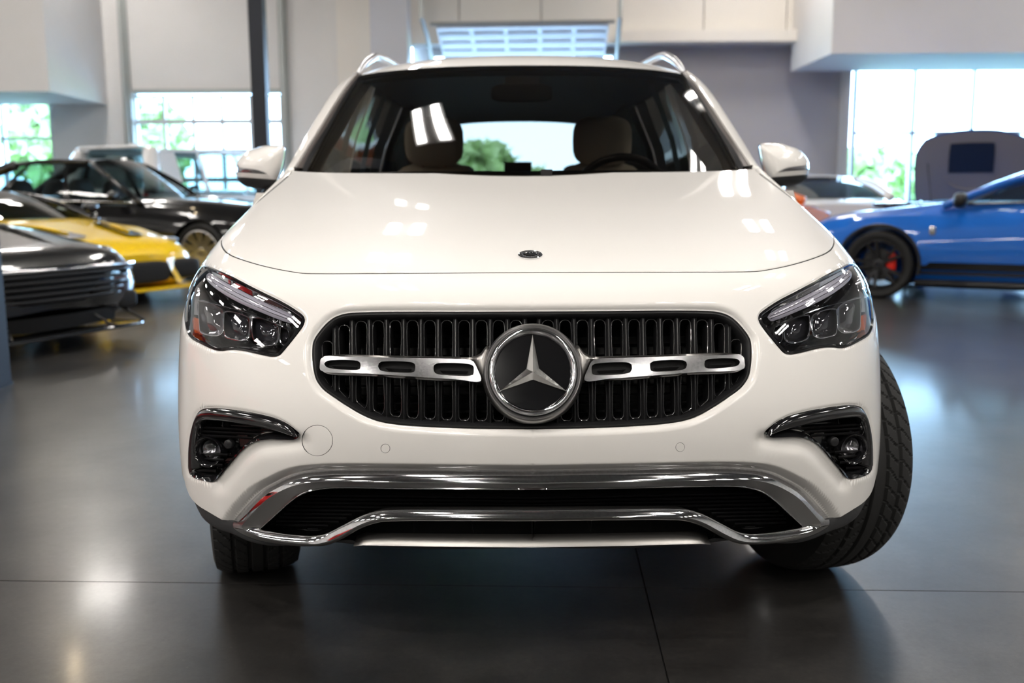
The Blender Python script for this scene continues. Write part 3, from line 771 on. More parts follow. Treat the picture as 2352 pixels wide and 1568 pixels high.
# ---- headlights
def headlight():
    hl = [mk('headlight', *patch(HEADLIGHT, -.0015, step=9), GLASS_LAMP, suv)]
    hl.append(mirror(hl[0], suv))
    for o in hl: o['label'] = 'clear lamp cover'
    B = lambda *a, **k: both(*a, hl, **k)
    ins = inset(HEADLIGHT, 7)
    # black rim
    B('lamp_rim', *strip([surf(HEADLIGHT, -.001), surf(inset(HEADLIGHT, 4), .0015), surf(ins, -.002), surf(inset(HEADLIGHT, 8), -.02)], True), GLOSS_BLACK)
    # dark bowl behind the cover
    V, Fc = patch(inset(HEADLIGHT, 4), lambda d: -.03-.07*sstep(0, 30, d), step=9, wall=-.004); B('lamp_bowl', V, Fc, mat('lamp_bowl', (.012, .012, .013), .15, coat=1.0))
    # daytime strip and its chrome blade
    drl = catmull([(475,630),(482,625),(507,642),(572,676.5),(629.6,704.5),(674,726),(678,733),(670,742),(658,739.7),(610.4,721.6),(553,696.7),(514.8,675.6),(486,654.6),(474.6,641)], True, 6)
    B('light_guide', *patch(drl, lambda d: -.026+.006*sstep(0, 6, d), step=5, wall=-.05, ray=True), ACRYLIC)
    for q in (.33, .66):
        L1 = np.array([(482,625),(507,642),(572,676.5),(629.6,704.5),(674,726)]); L2 = np.array([(476,648),(514.8,675.6),(553,696.7),(610.4,721.6),(668,741)])
        B('guide_groove', *tube(surf(catmull(L1*(1-q)+L2*q, False, 10), -.0195, True), .0009, 5), CHROME)
    B('chrome_blade', *strip([surf(catmull([(473,618),(500,629),(572,664),(640,699),(686,729)], False, 8), -.010, True), surf(catmull([(478,624),(506,640),(572,675),(634,706),(676,730)], False, 8), -.022, True)]), CHROME)
    # reflector cells
    cells = [[(457,690),(458,745),(461,762),(472,768),(490,771),(503,770),(512,762),(513,730),(511,712)],
             [(515,716),(515,762),(519,774),(533,779),(556,782),(570,777),(574,762),(574,738),(570,728)],
             [(580,730),(580,770),(585,783),(600,790),(622,793),(637,787),(640,770),(640,752),(634,745)],
             [(644,752),(643,778),(646,788),(652,793),(662,781),(664,768),(661,757)]]
    mir = mat('lamp_mirror', (.16, .16, .17), .18, metal=1.0); dark = mat('lamp_lens', (.02, .02, .024), .08, coat=1.0)
    for c in cells:
        L = catmull(c, True, 5); cx = L.mean(0); inner = cx+(L-cx)*.74+np.array([0, -2])
        B('reflector_cell', *strip([surf(L, -.036, True), surf(cx+(L-cx)*.93, -.037, True), surf(inner, -.060, True)], True), mir)
        B('cell_lens', *patch(inner, lambda d: -.060+.008*sstep(0, 14, d), step=6, ray=True), dark)
        U = catmull(c[:-1] if len(c) > 7 else c, False, 4)
        B('cell_rim', *tube(surf(U, -.034, True), .0008, 6), CHROME)
    # upper chrome lines over the cells
    B('bezel_line', *tube(surf(catmull([(452,690),(500,700),(560,716),(620,738),(650,750)], False, 10), -.028, True), .0012, 6), CHROME)
    a, b = B('side_marker', *patch(catmull([(429,728),(437,726),(438,750),(435,765),(430,757),(427,745)], True, 4), -.012, step=4, wall=-.03), AMBER)
    B('edge_reflector', *strip([surf(catmull([(440,655),(437,690),(436,720)], False, 5), -.010), surf(catmull([(447,655),(444,690),(443,720)], False, 5), -.014)]), CHROME)
    return hl
headlight()

# ---- grille
gx = GRILLE
def gr_y(px):
    """top and bottom of the opening at a column"""
    top = gx[:np.argmin(gx[:, 0])+1]; bot = gx[np.argmin(gx[:, 0]):]
    yt = np.interp(px, top[::-1, 0], top[::-1, 1]); yb = np.interp(px, bot[:, 0], bot[:, 1]); return yt, yb
ga, gb = surf(GRILLE, -.010), surf(GRILLE, -.135); ga[[0, -1], 0] = X0; gb[[0, -1], 0] = X0
V, Fc = strip([ga, gb]); grille = whole('grille', V, Fc, SATIN_BLACK, suv); grille['label'] = 'black grille opening'
V, Fc = patch(np.vstack([GRILLE, [[1228, 985]], [[1228, 715]]])[:-2], -.135, step=18); V[:, 0] = np.minimum(V[:, 0], X0)
whole('grille_back', V, Fc, MATT_BLACK, grille)
# outer gasket
off_in = offline(GRILLE, -6) if offline(GRILLE, -6)[np.argmin(gx[:, 0]), 0] > gx[:, 0].min() else offline(GRILLE, 6)
off_in2 = offline(GRILLE, -11) if offline(GRILLE, -11)[np.argmin(gx[:, 0]), 0] > gx[:, 0].min() else offline(GRILLE, 11)
l0, l1, l2, l3 = surf(GRILLE, -.012), surf(off_in, -.010), surf(off_in2, -.018), surf(off_in2, -.06)
for q in (l0, l1, l2, l3): q[[0, -1], 0] = X0
whole('grille_frame', *strip([l0, l1, l2, l3]), SATIN_BLACK, grille)
PITCH = 40.75
RIM = mat('slat_rim', (.03, .03, .031), .22, coat=.5)
BARPLATE = mat('bar_plate', (.40, .40, .41), .19, metal=1.0, noise=(240, .18))
RIB = mat('rib_plastic', (.03, .03, .032), .38)
for k in range(13):
    x = 1228-PITCH*(k+.55)
    yt, yb = gr_y(x)
    if x < 722 or yb-yt < 60: continue
    ys = np.linspace(yt+7, yb-7, 14)
    loops = []
    for dx, o in ((-6, -.062), (-6, -.028), (-3.4, -.021), (-1.2, -.025), (1.2, -.025), (3.4, -.021), (6, -.028), (6, -.062)):
        loops.append(surf([(x+dx, y) for y in ys], o))
    V, Fc = strip(loops); both('slat', V, Fc, SATIN_BLACK, (grille, grille), angle=30)
for k in range(13):
    # rounded rim of each opening between two slats
    xl, xr_ = 1228-PITCH*(k+1.55)+8.5, 1228-PITCH*(k+.55)-8.5
    if xl < 724: continue
    yt = max(gr_y(xl)[0], gr_y(xr_)[0])+13; ybl, ybr = gr_y(xl)[1]-14, gr_y(xr_)[1]-14
    P = [(xl, yt+5), (xl, (yt+ybl)/2), (xl, ybl-5), (xl+5, ybl+.5), ((xl+xr_)/2, (ybl+ybr)/2), (xr_-5, ybr), (xr_, ybr-6), (xr_, (yt+ybr)/2), (xr_, yt+5), (xr_-5, yt), (xl+5, yt)]
    both('cell_rim', *tube(surf(catmull(P, True, 8), -.030), .0011, 5, True), RIM, (grille, grille))
for y in np.arange(738, 975, 28):
    xs_ = [x for x in np.arange(724, 1230, 24) if gr_y(x)[0] < y-6 and gr_y(x)[1] > y+6]
    if len(xs_) < 3: continue
    xs_[-1] = 1228
    lo = [surf([(x, y+dy) for x in xs_], o) for dy, o in ((-3, -.095), (0, -.078), (3, -.095))]
    for q in lo: q[-1, 0] = X0
    whole('louvre', *strip(lo), SATIN_BLACK, grille, angle=20)
# radiator core glimpsed behind
# ---- central badge
uvs = hit_uv(1228, 855); C0 = S0(0.0, uvs[1]); C0[0] = X0; NS = SGN*N0(np.array([0.0]), np.array([uvs[1]]))[0]; NS[0] = 0; NS /= np.linalg.norm(NS)
EX = np.array([1.0, 0, 0]); EY = np.cross(NS, EX); EY = -EY if EY[2] < 0 else EY
BC = C0+NS*.012
pm = float(np.linalg.norm(BC-np.array(CAMLOC)))*.985/F
def ringprof(prof, n=96): return lathe([(r*pm, h*pm) for r, h in prof], BC, NS, n)
badge = mk('star_badge', *ringprof([(120, -45), (117, -14), (114.5, -6), (112, -2.5), (109.5, -4), (108, -9), (103, -11)]), SATIN_DARK, suv, angle=80); badge['label'] = 'large chrome star emblem in a ring'
mk('badge_ring', *ringprof([(103, -11), (102.5, -3), (101, 2), (97.5, 4.6), (94, 4), (91, 1), (88.5, -4), (87.5, -8)]), CHROME_WORN, badge, angle=80)
mk('badge_gap', *ringprof([(109, -10), (102, -10)], 64), MATT_BLACK, badge)
mk('badge_disc', *ringprof([(88.5, -7), (60, -6.2), (30, -5.6), (.01, -5.4)], 64), GLOSS_BLACK, badge, angle=180)
V = [BC+NS*11*pm-EY*2.0*pm]
for k in range(3):
    aT = R(90+120*k); aI = R(90+60+120*k)
    for aa, rr, h in ((aT, 89, 1.0), (aI, 17, -3.5)):
        V.append(BC+(EX*math.cos(aa)*rr+EY*(math.sin(aa)*rr-1.2))*pm+NS*h*pm)
Fc = []
for k in range(6): Fc.append((0, 1+k, 1+(k+1) % 6))
n_ = len(V)
for k in range(6): V.append(np.array(V[1+k])-NS*6*pm)
for k in range(6): Fc.append((1+k, 6+1+k, 6+1+(k+1) % 6, 1+(k+1) % 6))
mk('star', V, Fc, mat('star_metal', (.66, .65, .63), .16, metal=1.0), badge, smooth=False)
# ---- grille bars with three slots each
def slot(x0, x1, yt0, yt1, yb0, yb1, r=7):
    P = [(x0+r*.3, yb0-r*.6), (x0, (yt0+yb0)/2), (x0+r*.2, yt0+r*.5), (x0+r, yt0), (x1-r, yt1), (x1-r*.2, yt1+r*.5), (x1, (yt1+yb1)/2), (x1-r*.3, yb1-r*.3), (x1-r*1.2, yb1), (x0+r*1.2, yb0)]
    return catmull(P, True, 5)
slots = [slot(747.5, 830, 829, 829.5, 845, 850), slot(870, 955, 831.5, 833, 852, 856), slot(996.5, 1089, 835.5, 837.5, 859, 863)]
plate = catmull([(738,850),(737,838),(739,825),(747,819),(783,819.6),(923.8,822.4),(1040,824.6),(1074,825.8),(1088,831),(1096,846),(1105,874.5),(1050,871.5),(994,868),(853.7,858.5)], True, 8)
bar_body = catmull([(736,852),(732,838),(734,822),(745,814),(783.5,810.4),(924,813.5),(1041,815.5),(1086,815),(1104,806),(1116,790),(1122,790),(1122,860),(1119,905),(1113,892),(1107,878),(994,871.5),(853.7,861.5)], True, 8)
both('grille_bar', *patch(bar_body, lambda d: -.014+.018*np.sqrt(np.clip(d/11, 0, 1)), [inset(plate, 2.5)], step=5, wall=-.04), SATIN, (grille, grille), angle=60)
gb_ = both('bar_trim', *patch(plate, .0045, slots, step=6, wall=-.016), BARPLATE, (grille, grille), angle=30)
for s in slots:
    both('slot_back', *patch(inset(s, -1), -.014, step=6), MATT_BLACK, gb_)
    c = s.mean(0); wv = (s[:, 0].max()-s[:, 0].min())*.36
    lo = [surf([(c[0]+t*wv*f, c[1]+2+dy+t*1.2) for t in np.linspace(-1, 1, 8)], o) for dy, o, f in ((-5, -.013, .8), (0, -.005, 1), (6, -.013, .8))]
    both('slot_vane', *strip(lo), RIM, gb_, angle=20)

# ---- side vents with fog lamps
vm = [mk('side_vent', *patch(VENT, lambda d: -.002-.052*sstep(2, 22, d), step=6), GLOSS_BLACK, suv)]; vm.append(mirror(vm[0], suv))
for o in vm: o['label'] = 'gloss black corner vent'
lip_in = [(674,1002),(640,993),(619,987.7),(564.5,976.8),(520,970),(490,967),(466,967),(455,976),(449,1000),(446,1040),(447,1075)]
lip_out = [(684,1003),(672,986),(640,964.5),(597.4,952),(553.5,943.9),(515,938.8),(478,937),(455,946),(440,982),(432.5,1023.4),(430.5,1075)]
n = 60
lo_, li_ = resample(catmull(lip_out, False, 5), n), resample(catmull(lip_in, False, 5), n)
both('vent_lip', *strip([surf(lo_, -.004), surf(lo_*.85+li_*.15, .002), surf(lo_*.5+li_*.5, .006), surf(lo_*.15+li_*.85, .003), surf(li_, -.004), surf(li_, -.04)]), GLOSS_BLACK, vm, angle=70)
for y in (980, 989, 998, 1040, 1052, 1064, 1078, 1090):
    xs_ = np.arange(436, 690, 3.0); q = np.stack([xs_, y+(xs_-440)*.055], 1); ok = inside(q, inset(VENT, 9)); q = q[ok]
    if len(q) > 4:
        q = q[::3]; both('vent_rib', *strip([surf(q+[0, -3], -.042, True), surf(q, -.026, True), surf(q+[0, 3.5], -.042, True)]), SATIN_BLACK, vm, angle=20)
def disc_at(px, py, off, prof, m_, name, par, n=40, scale=None):
    uv = hit_uv(px, py); P = S0(*uv); N = SGN*N0(np.array([uv[0]]), np.array([uv[1]]))[0]
    ax = N*.45+np.array([0, -.9, .1]); ax /= np.linalg.norm(ax); q = float(np.linalg.norm(P-np.array(CAMLOC)))/F
    dv = P-np.array(CAMLOC); dv /= np.linalg.norm(dv); V, Fc = lathe([(r*q, h*q) for r, h in prof], P-dv*off, ax, n); return both(name, V, Fc, m_, par, angle=60)
disc_at(482, 1036, -.040, [(39, -8), (37, 6), (33, 11), (30, 9), (25, -4), (22, -14)], GLOSS_BLACK, 'fog_bezel', vm)
disc_at(482, 1033, -.040, [(23, -14), (22, -6), (18, 0), (11, 5), (.01, 7)], GLASS_LAMP, 'fog_lens', vm)
disc_at(482, 1033, -.040, [(22, -8), (14, -16), (6, -22), (.01, -23)], mat('fog_mirror', (.28, .28, .29), .2, metal=1.0), 'fog_reflector', vm)
disc_at(527, 1019, -.036, [(11, -6), (10.5, 6), (8, 7.5), (.01, 7.5)], SATIN_BLACK, 'sensor', vm, 24)

# ---- lower chrome frame
outer = [(1228,1090),(1034.9,1088.4),(909,1086.8),(783,1086),(726.5,1087.8),(688.8,1091.8),(657,1100),(625.9,1114.5),(594.4,1131.8),(563,1160),(541,1185),(530.5,1203),(535,1213),(553.5,1226),(594,1242),(657,1253),(720,1256),(751.7,1252.5),(783,1240),(830,1213.6),(871,1200.5),(909,1198),(1034,1197.5),(1228,1198)]
ridge = [(1228,1108),(1034,1106.5),(909,1105),(783,1104),(726.5,1104.5),(693,1109),(668,1116),(640,1129),(612,1147),(585,1174),(568,1193),(558,1206),(562,1213),(578,1221),(604,1231),(657,1241.5),(720,1246),(750,1241),(783,1226),(830,1201),(866,1189.5),(909,1187),(1034,1186),(1228,1187)]
inner = [(1228,1128.7),(1034,1127),(909,1125.5),(783,1123.5),(739,1125.5),(704.5,1132.4),(682,1142),(656,1161),(636,1179),(614,1199),(601,1211),(592.5,1219),(594,1221.5),(600,1223.5),(620,1227),(657,1233),(720,1237),(748.5,1231),(783,1213.6),(830,1190),(862,1180.6),(909,1177.4),(1034,1177.5),(1228,1178)]
inner2 = [(1228,1130),(1034,1129),(909,1127.5),(783,1126),(741,1128),(708,1135),(687,1145),(662,1163),(642,1181),(624,1196),(618.5,1200),(617.5,1202),(619,1203.5),(624,1206),(642,1210),(676,1214),(724,1218.5),(752,1213),(783,1200),(822,1182),(856,1174),(909,1172),(1034,1172.5),(1228,1173)]
def seg(L, n=5):
    """same number of samples between every pair of key points"""
    P = np.array(L, float); Q = []
    C = [catmull(P[max(0, i-1):i+3], False, 1.0) for i in range(0)]
    full = []
    for i in range(len(P)-1):
        p0 = P[i-1] if i else 2*P[0]-P[1]; p3 = P[i+2] if i+2 < len(P) else 2*P[-1]-P[-2]
        c = catmull([p0, P[i], P[i+1], p3], False, 1.0)
        i0 = int(np.argmin(((c-P[i])**2).sum(1))); i1 = int(np.argmin(((c-P[i+1])**2).sum(1)))
        full += list(resample(c[i0:i1+1], n+1)[:-1])
    full.append(P[-1]); return np.array(full)
so, sr, si, s2 = seg(outer), seg(ridge), seg(inner), seg(inner2)
def ctr(P): P[[0, -1], 0] = X0; return P
oo = np.interp(np.arange(len(so)), [0, 48, 60, len(so)-1], [-.016, -.016, -.002, -.002])
Ao, Ar, Ai, A2, Ab = ctr(surf(so, oo)), ctr(surf(sr, .004)), ctr(surf(si, -.010)), ctr(surf(s2, -.060, True)), ctr(surf(so, -.05))
ktop = 11*5
trim = whole('chrome_trim', *strip([L[:61] for L in (Ab, Ao, Ao*.25+Ar*.75+np.array([0, -.0015, .0015]), Ar)]), CHROME_WORN, suv, angle=60); trim['label'] = 'polished chrome frame around the lower intake'
kb = 12*5; lower = slice(kb, None); upper = slice(0, kb+1)
whole('trim_face', *strip([L[upper] for L in (Ar, Ar*.2+Ai*.8, Ai)]), SATIN_DARK, trim, angle=50)
whole('trim_face', *strip([L[lower] for L in (Ab, Ao, Ao*.35+Ar*.65+np.array([0, -.001, -.001]), Ar)]), SATIN_DARK, trim, angle=50)
whole('trim_bead', *strip([L[lower] for L in (Ar, Ar*.5+Ai*.5+np.array([0, -.0015, .003]), Ai)]), CHROME_WORN, trim, angle=60)
whole('trim_return', *strip([Ai, A2, ctr(surf(s2, -.13, True))]), CHROME_WORN, trim, angle=60)
rims = tube(surf(si, -.008), .0016, 6); V = np.array(rims[0]); V[:, 0] = np.minimum(V[:, 0], X0+.001)
whole('trim_edge', V, rims[1], CHROME, trim)
# dark mesh behind the frame
lowpoly = np.vstack([s2]); V, Fc = patch(s2, -.125, step=12, ray=True); V[:, 0] = np.minimum(V[:, 0], X0)
lg = whole('lower_grille', V, Fc, MATT_BLACK, suv); lg['label'] = 'black ribbed lower intake'
for k, y in enumerate(np.arange(1136, 1216, 8.6)):
    xs_ = np.arange(616, 1229, 6.0); q = np.stack([xs_, np.full(len(xs_), y)+(xs_-620)*.012], 1); q = q[inside(q, inset(s2, 3))]
    if len(q) < 5: continue
    runs = [list(q)]
    reach = q[-1, 0] > 1215
    lo = [surf(q[::2]+[0, dy], o, True) for dy, o in ((-2.6, -.095), (0, -.072), (3.2, -.098))]
    if reach:
        for L in lo: L[-1, 0] = X0
        whole('rib', *strip(lo), RIB, lg, angle=20)
    else: both('rib', *strip(lo), RIB, (lg, lg), angle=20)
# lower intake, lip and corner cladding
li = catmull([(1228,1197),(909,1197),(868,1200),(832,1213),(800,1231),(828,1247),(1034,1250),(1228,1252)], False, 8)
V, Fc = patch(li, -.09, step=12, wall=-.012, ray=True); V[:, 0] = np.minimum(V[:, 0], X0)
ln = whole('lip_intake', V, Fc, MATT_BLACK, suv)
for x in (945, 1085):
    lo = [surf([(x+dx, y) for y in np.linspace(1198, 1248, 6)], o) for dx, o in ((-5, -.06), (0, -.030), (5, -.06))]
    both('divider', *strip(lo), SATIN_BLACK, (ln, ln), angle=20)
lo = [surf([(1228+dx, y) for y in np.linspace(1198, 1248, 6)], o) for dx, o in ((-5, -.06), (0, -.030), (5, -.06))]
mk('divider', *strip(lo), SATIN_BLACK, ln)
key = np.array([812, 822, 834, 860, 909, 1000, 1100, 1228.0])
yt_ = np.interp(key, [812, 834, 1034, 1228], [1253, 1246, 1249.5, 1250.5]); ybt = np.interp(key, [812, 834, 1034, 1228], [1254, 1256, 1260, 1261.5])
P1, P2 = np.stack([key, yt_], 1), np.stack([key, ybt], 1)
whole('lip_strip', *strip([ctr1 for ctr1 in (lambda L: [L.__setitem__((-1, 0), X0) or L for L in L])([surf(P1, -.03), surf(P1, -.008), surf(P1*.5+P2*.5, .001), surf(P2, -.006), surf(P2, -.03)])]), SATIN, suv, angle=50)
U1 = [(760,1252),(800,1247),(834,1256),(909,1259),(1034,1261),(1228,1262)]; U2 = [(770,1256),(815,1262),(845,1265),(930,1270),(1045,1273),(1228,1270)]
a1, a2 = surf(seg(U1, 4), -.010), surf(seg(U2, 4), -.014); a3 = a2+np.array([0, .35, -.01])
for L in (a1, a2, a3): L[-1, 0] = X0
whole('under_lip', *strip([a1, a2, a3]), PLASTIC, suv)
ct = np.vstack([CLAD_TOP]); cb = [(530.5,1205),(560,1243),(603,1256),(640,1258)]
clad = catmull([(423,1100),(429,1122),(438,1142),(454.8,1160),(482,1177),(505,1190.5),(530,1204),(536,1214),(556,1228),(598,1243),(640,1252),(690,1256),(650,1259),(603,1257.5),(564,1247),(529,1231),(490,1216.5),(461,1195),(441,1160),(429,1128)], True, 6)
both('bumper_cladding', *patch(clad, lambda d: -.008+.004*sstep(0, 5, d), step=6, wall=-.05), PLASTIC, (suv, suv), angle=60)

# ---- bonnet badge
uvb = hit_uv(1224, 587); HB = S0(0.0, uvb[1]); HN = SGN*N0(np.array([0.0]), np.array([uvb[1]]))[0]; HN[0] = 0; HN /= np.linalg.norm(HN)
hp = float(np.linalg.norm(HB-np.array(CAMLOC)))/F; HB = HB+HN*.001
hb = mk('hood_badge', *lathe([(28*hp, -.001), (28*hp, .002), (26.5*hp, .0032), (25.5*hp, .0026), (18.2*hp, .0026), (18*hp, .0034), (16.6*hp, .0034), (16.4*hp, .002)], HB, HN, 64), CHROME, suv, angle=30); hb['label'] = 'small round emblem on the bonnet'
mk('badge_field', *lathe([(25.4*hp, .0028), (18.3*hp, .0028)], HB, HN, 64), mat('badge_grey', (.16, .16, .165), .3, metal=.6), hb)
mk('badge_disc', *lathe([(16.6*hp, .0022), (.01*hp, .0022)], HB, HN, 48), GLOSS_BLACK, hb)
HY = np.cross(HN, EX); HY = -HY if HY[2] < 0 else HY
V = [HB+HN*.0045]
for k in range(3):
    for aa, rr, h in ((R(90+120*k), 16.8, .003), (R(150+120*k), 3.2, .0024)): V.append(HB+(EX*math.cos(aa)+HY*math.sin(aa))*rr*hp+HN*h)
mk('star', V, [(0, 1+k, 1+(k+1) % 6) for k in range(6)], CHROME, hb, smooth=False)
def word(txt, r, a0, a1, size, up_):
    fc = bpy.data.curves.new('t', 'FONT'); mb = MB()
    for k, ch in enumerate(txt):
        fc.body = ch; fc.size = size; fc.align_x = 'CENTER'; fc.align_y = 'CENTER'; fc.extrude = .0002
        t = bpy.data.objects.new('t', fc); col.objects.link(t); dg = bpy.context.evaluated_depsgraph_get(); me = bpy.data.meshes.new_from_object(t.evaluated_get(dg))
        aa = R(a0+(a1-a0)*(k+.5)/len(txt)); c = HB+(EX*math.cos(aa)+HY*math.sin(aa))*r+HN*.0030
        rad = EX*math.cos(aa)+HY*math.sin(aa); tx = EX*math.sin(aa)-HY*math.cos(aa)
        if not up_: rad = -rad; tx = -tx
        mb.add([c+tx*v.co.x+rad*v.co.y+HN*v.co.z for v in me.vertices], [tuple(p.vertices) for p in me.polygons])
        bpy.data.meshes.remove(me); bpy.data.objects.remove(t)
    mb.build('badge_lettering', CHROME, hb)
word('MERCEDES', 21.8*hp, 150, 30, 8.0*hp, True); word('BENZ', 21.8*hp, 240, 300, 7.6*hp, False)
for s in (-1, 1):   # laurel sprigs either side of the lettering
    mb = MB()
    for k in range(7):
        aa = R(90+s*(72+k*11)); c = HB+(EX*math.cos(aa)+HY*math.sin(aa))*21.8*hp+HN*.003
        tg = -EX*math.sin(aa)+HY*math.cos(aa); rd = EX*math.cos(aa)+HY*math.sin(aa)
        for q in (-1, 1): mb.add([c, c+tg*s*3*hp+rd*q*3*hp, c+tg*s*4.4*hp+rd*q*1.2*hp, c+tg*s*1.8*hp], [(0, 1, 2, 3)])
    mb.build('laurel_sprig', CHROME, hb)

# ------------------------------------------------------------------ SUV: glass, roof, mirrors, wheels, cabin
def P3(L): return np.array([at(*q) for q in L])
def spl3(L, n): return resample(catmull(P3(L), False, .02), n)
# windscreen, left half: columns centre -> pillar
na, nb = 26, 16
bot = spl3([(700,410,3.40),(760,409,3.30),(860,408,3.21),(1000,407,3.14),(1120,406,3.10),(1203,406,3.09)], na)[::-1]
top = spl3([(830,172.5,3.90),(868,166.5,3.86),(906,162,3.82),(970,156.6,3.785),(1030,153.3,3.76),(1120,150.8,3.745),(1199,150,3.74)], na)[::-1]
bot[0, 0] = top[0, 0] = X0
bot = bot-(top-bot)*.12
def glassgrid():
    V = []
    for i in range(na):
        d = top[i]-bot[i]; nrm = np.cross(np.array([1., 0, 0]), d); nrm /= np.linalg.norm(nrm); nrm = nrm if nrm[2] > 0 else -nrm
        for j in range(nb):
            b = j/(nb-1); V.append(bot[i]+d*b+nrm*.028*4*b*(1-b)*(1-.3*(i/(na-1))**2))
    return np.array(V), [(i*nb+j, (i+1)*nb+j, (i+1)*nb+j+1, i*nb+j+1) for i in range(na-1) for j in range(nb-1)]
GVt, GF = glassgrid()
ws = whole('windscreen', GVt, GF, GLASS_SCREEN, suv, angle=180); ws['label'] = 'windscreen with the unlit cabin shade put into its tint'
G3 = GVt.reshape(na, nb, 3)
def gp(i, b, back=.006):
    p = G3[i]; q = np.array([np.interp(b, np.linspace(0, 1, nb), p[:, k]) for k in range(3)]); return q+np.array([0, back*.7, -back])
# black printed border just behind the glass
whole('frit_border', *strip([[gp(i, .999) for i in range(na)], [gp(i, .955) for i in range(na)]]), GLOSS_BLACK, ws)
whole('frit_border', *strip([[gp(i, .02) for i in range(na)], [gp(i, .135) for i in range(na)]]), GLOSS_BLACK, ws)
whole('frit_border', *strip([[gp(na-1, b) for b in np.linspace(0, 1, 12)], [gp(na-1, b)*.94+gp(na-4, b)*.06 for b in np.linspace(0, 1, 12)]]), GLOSS_BLACK, ws)
# pillars
n = 24
SO = spl3([(632,424,3.36),(646,404,3.43),(660,386,3.50),(697,319.7,3.66),(721.6,277.8,3.75),(758.6,218.6,3.90),(783,191.5,3.97),(817.8,166.9,4.06)], n)
SB = spl3([(640,434,3.30),(652,422,3.35),(662.5,408.5,3.40),(697,354,3.53),(734,295,3.66),(768.5,238.4,3.79),(798,194,3.90),(819,169,3.985)], n)
SG = spl3([(690,440,3.32),(699,425,3.35),(703,408.5,3.39),(708,376.5,3.45),(721.6,346.9,3.52),(758.6,287.7,3.65),(798,218.6,3.81),(831,171,3.93)], n)
pil = both('pillar', *strip([SG+[.03, .10, -.02], SO+[.05, .14, -.01], SO+[.004, .05, 0], SO+[0, .012, .002], SO*.7+SB*.3+[-.004, -.006, .004], SB+[-.002, -.004, .002], SB+[.004, .008, -.006]]), PAINT_WHITE, (suv, suv), angle=70)
MO = mat('pillar_moulding', (.10, .085, .08), .35)
both('moulding', *strip([SB+[.002, 0, -.001], SB*.7+SG*.3+[0, -.004, .004], SB*.45+SG*.55+[0, .004, -.004]]), MO, pil, angle=25)
both('moulding', *strip([SB*.45+SG*.55+[0, .004, -.004], SB*.25+SG*.75+[0, -.003, .003], SG+[.006, .004, -.004]]), SATIN_BLACK, pil, angle=25)
# roof
nr = 20
Yr = np.array([0, .07, .16, .28, .45, .8, 1.2, 1.6, 1.95, 2.15])
zc_ = top[0][2]+np.array([0, .028, .055, .075, .087, .092, .085, .066, .03, -.01])
edge0 = top[-1]
ze_ = edge0[2]+np.array([0, .016, .034, .048, .058, .062, .055, .038, .0, -.03])
we_ = (X0-edge0[0])+np.array([0, .004, .006, .006, .004, 0, -.01, -.03, -.06, -.08])
V = []
for r in range(len(Yr)):
    for i in range(nr):
        a_ = i/(nr-1); base = np.array([np.interp(a_, np.linspace(0, 1, na), top[:, k]) for k in range(3)])
        hdr = base if r == 0 else None
        q = a_**3.0
        Y = (base[1])+Yr[r]*(1-.0*a_)
        z0_ = top[0][2]; prof = (base[2]-edge0[2])/(z0_-edge0[2]+1e-9)
        V.append((X0-we_[r]*a_ if r else base[0], Y, ze_[r]+(zc_[r]-ze_[r])*(prof if r < 2 else prof*.5+(1-a_**2.6)*.5)))
RV = np.array(V).reshape(len(Yr), nr, 3)
# refine along the length
RR = np.array([[catmull(RV[:, i], False, .05) for i in range(nr)]][0], dtype=object)
cols_ = [resample(catmull(RV[:, i], False, .03), 46) for i in range(nr)]
V = np.array(cols_); skirt = [V[-1]+np.array([-.018, 0, -.012]), V[-1]+np.array([-.03, .0, -.045])]
loops = [V[i] for i in range(nr)]+skirt
roof = whole('roof', *strip(loops), PAINT_WHITE, suv, angle=60)
whole('headliner', *strip([L+np.array([0.0, 0.03, -.035]) for L in loops[:-1]]), CABIN, suv, angle=60)
# roof rails
RAIL = mat('rail_aluminium', (.62, .63, .66), .28, metal=.85)
def rail_path():
    f = [at(823,169,4.00), at(832,154,4.06), at(843,142,4.14), at(854,134.5,4.25), at(866,130.5,4.40)]
    return f+[np.array([X0-.590, 4.7, 1.672]), np.array([X0-.580, 5.2, 1.672]), np.array([X0-.565, 5.6, 1.665]), np.array([X0-.56, 5.78, 1.60])]
rp = resample(catmull(rail_path(), False, .02), 60)
both('roof_rail', *tube(rp, np.interp(np.linspace(0, 1, 60), [0, .06, .15, .9, 1], [.009, .015, .017, .017, .009]), 12), RAIL, (suv, suv), angle=180)
# flanks, glasshouse sides, tail
zt = np.array([.30, .45, .65, .85, 1.0, 1.07]); wt = np.array([.85, .895, .905, .888, .85, .825])
Ys_ = np.linspace(2.98, 6.05, 70); z2 = np.linspace(.30, 1.07, 22); w2 = cspline(zt, wt)(z2)
V = []; Fc = []
for y in Ys_:
    tp = 1-.10*sstep(5.2, 6.15, y)
    for z, w_ in zip(z2, w2): V.append((X0-w_*tp, y, z))
for i in range(len(Ys_)-1):
    for j in range(len(z2)-1):
        cy, cz = (Ys_[i]+Ys_[i+1])/2, (z2[j]+z2[j+1])/2
        if math.hypot(cy-(YA+2.73), cz-.36) < .40: continue
        Fc.append((i*22+j, (i+1)*22+j, (i+1)*22+j+1, i*22+j+1))
both('door_panel', V, Fc, PAINT_WHITE, (suv, suv), angle=180)
both('door_trim', np.array(V)+np.array([.05, 0, 0]), Fc, CABIN, (suv, suv), angle=180)
eb = lambda y: np.array([X0-.80*(1-.06*sstep(5.2, 6.1, y)), y, 1.07]); rt = V  # belt line
def et(y):
    L = cols_[-1]; return np.array([np.interp(y, L[:, 1], L[:, 0])-.012, y, np.interp(y, L[:, 1], L[:, 2])-.035])
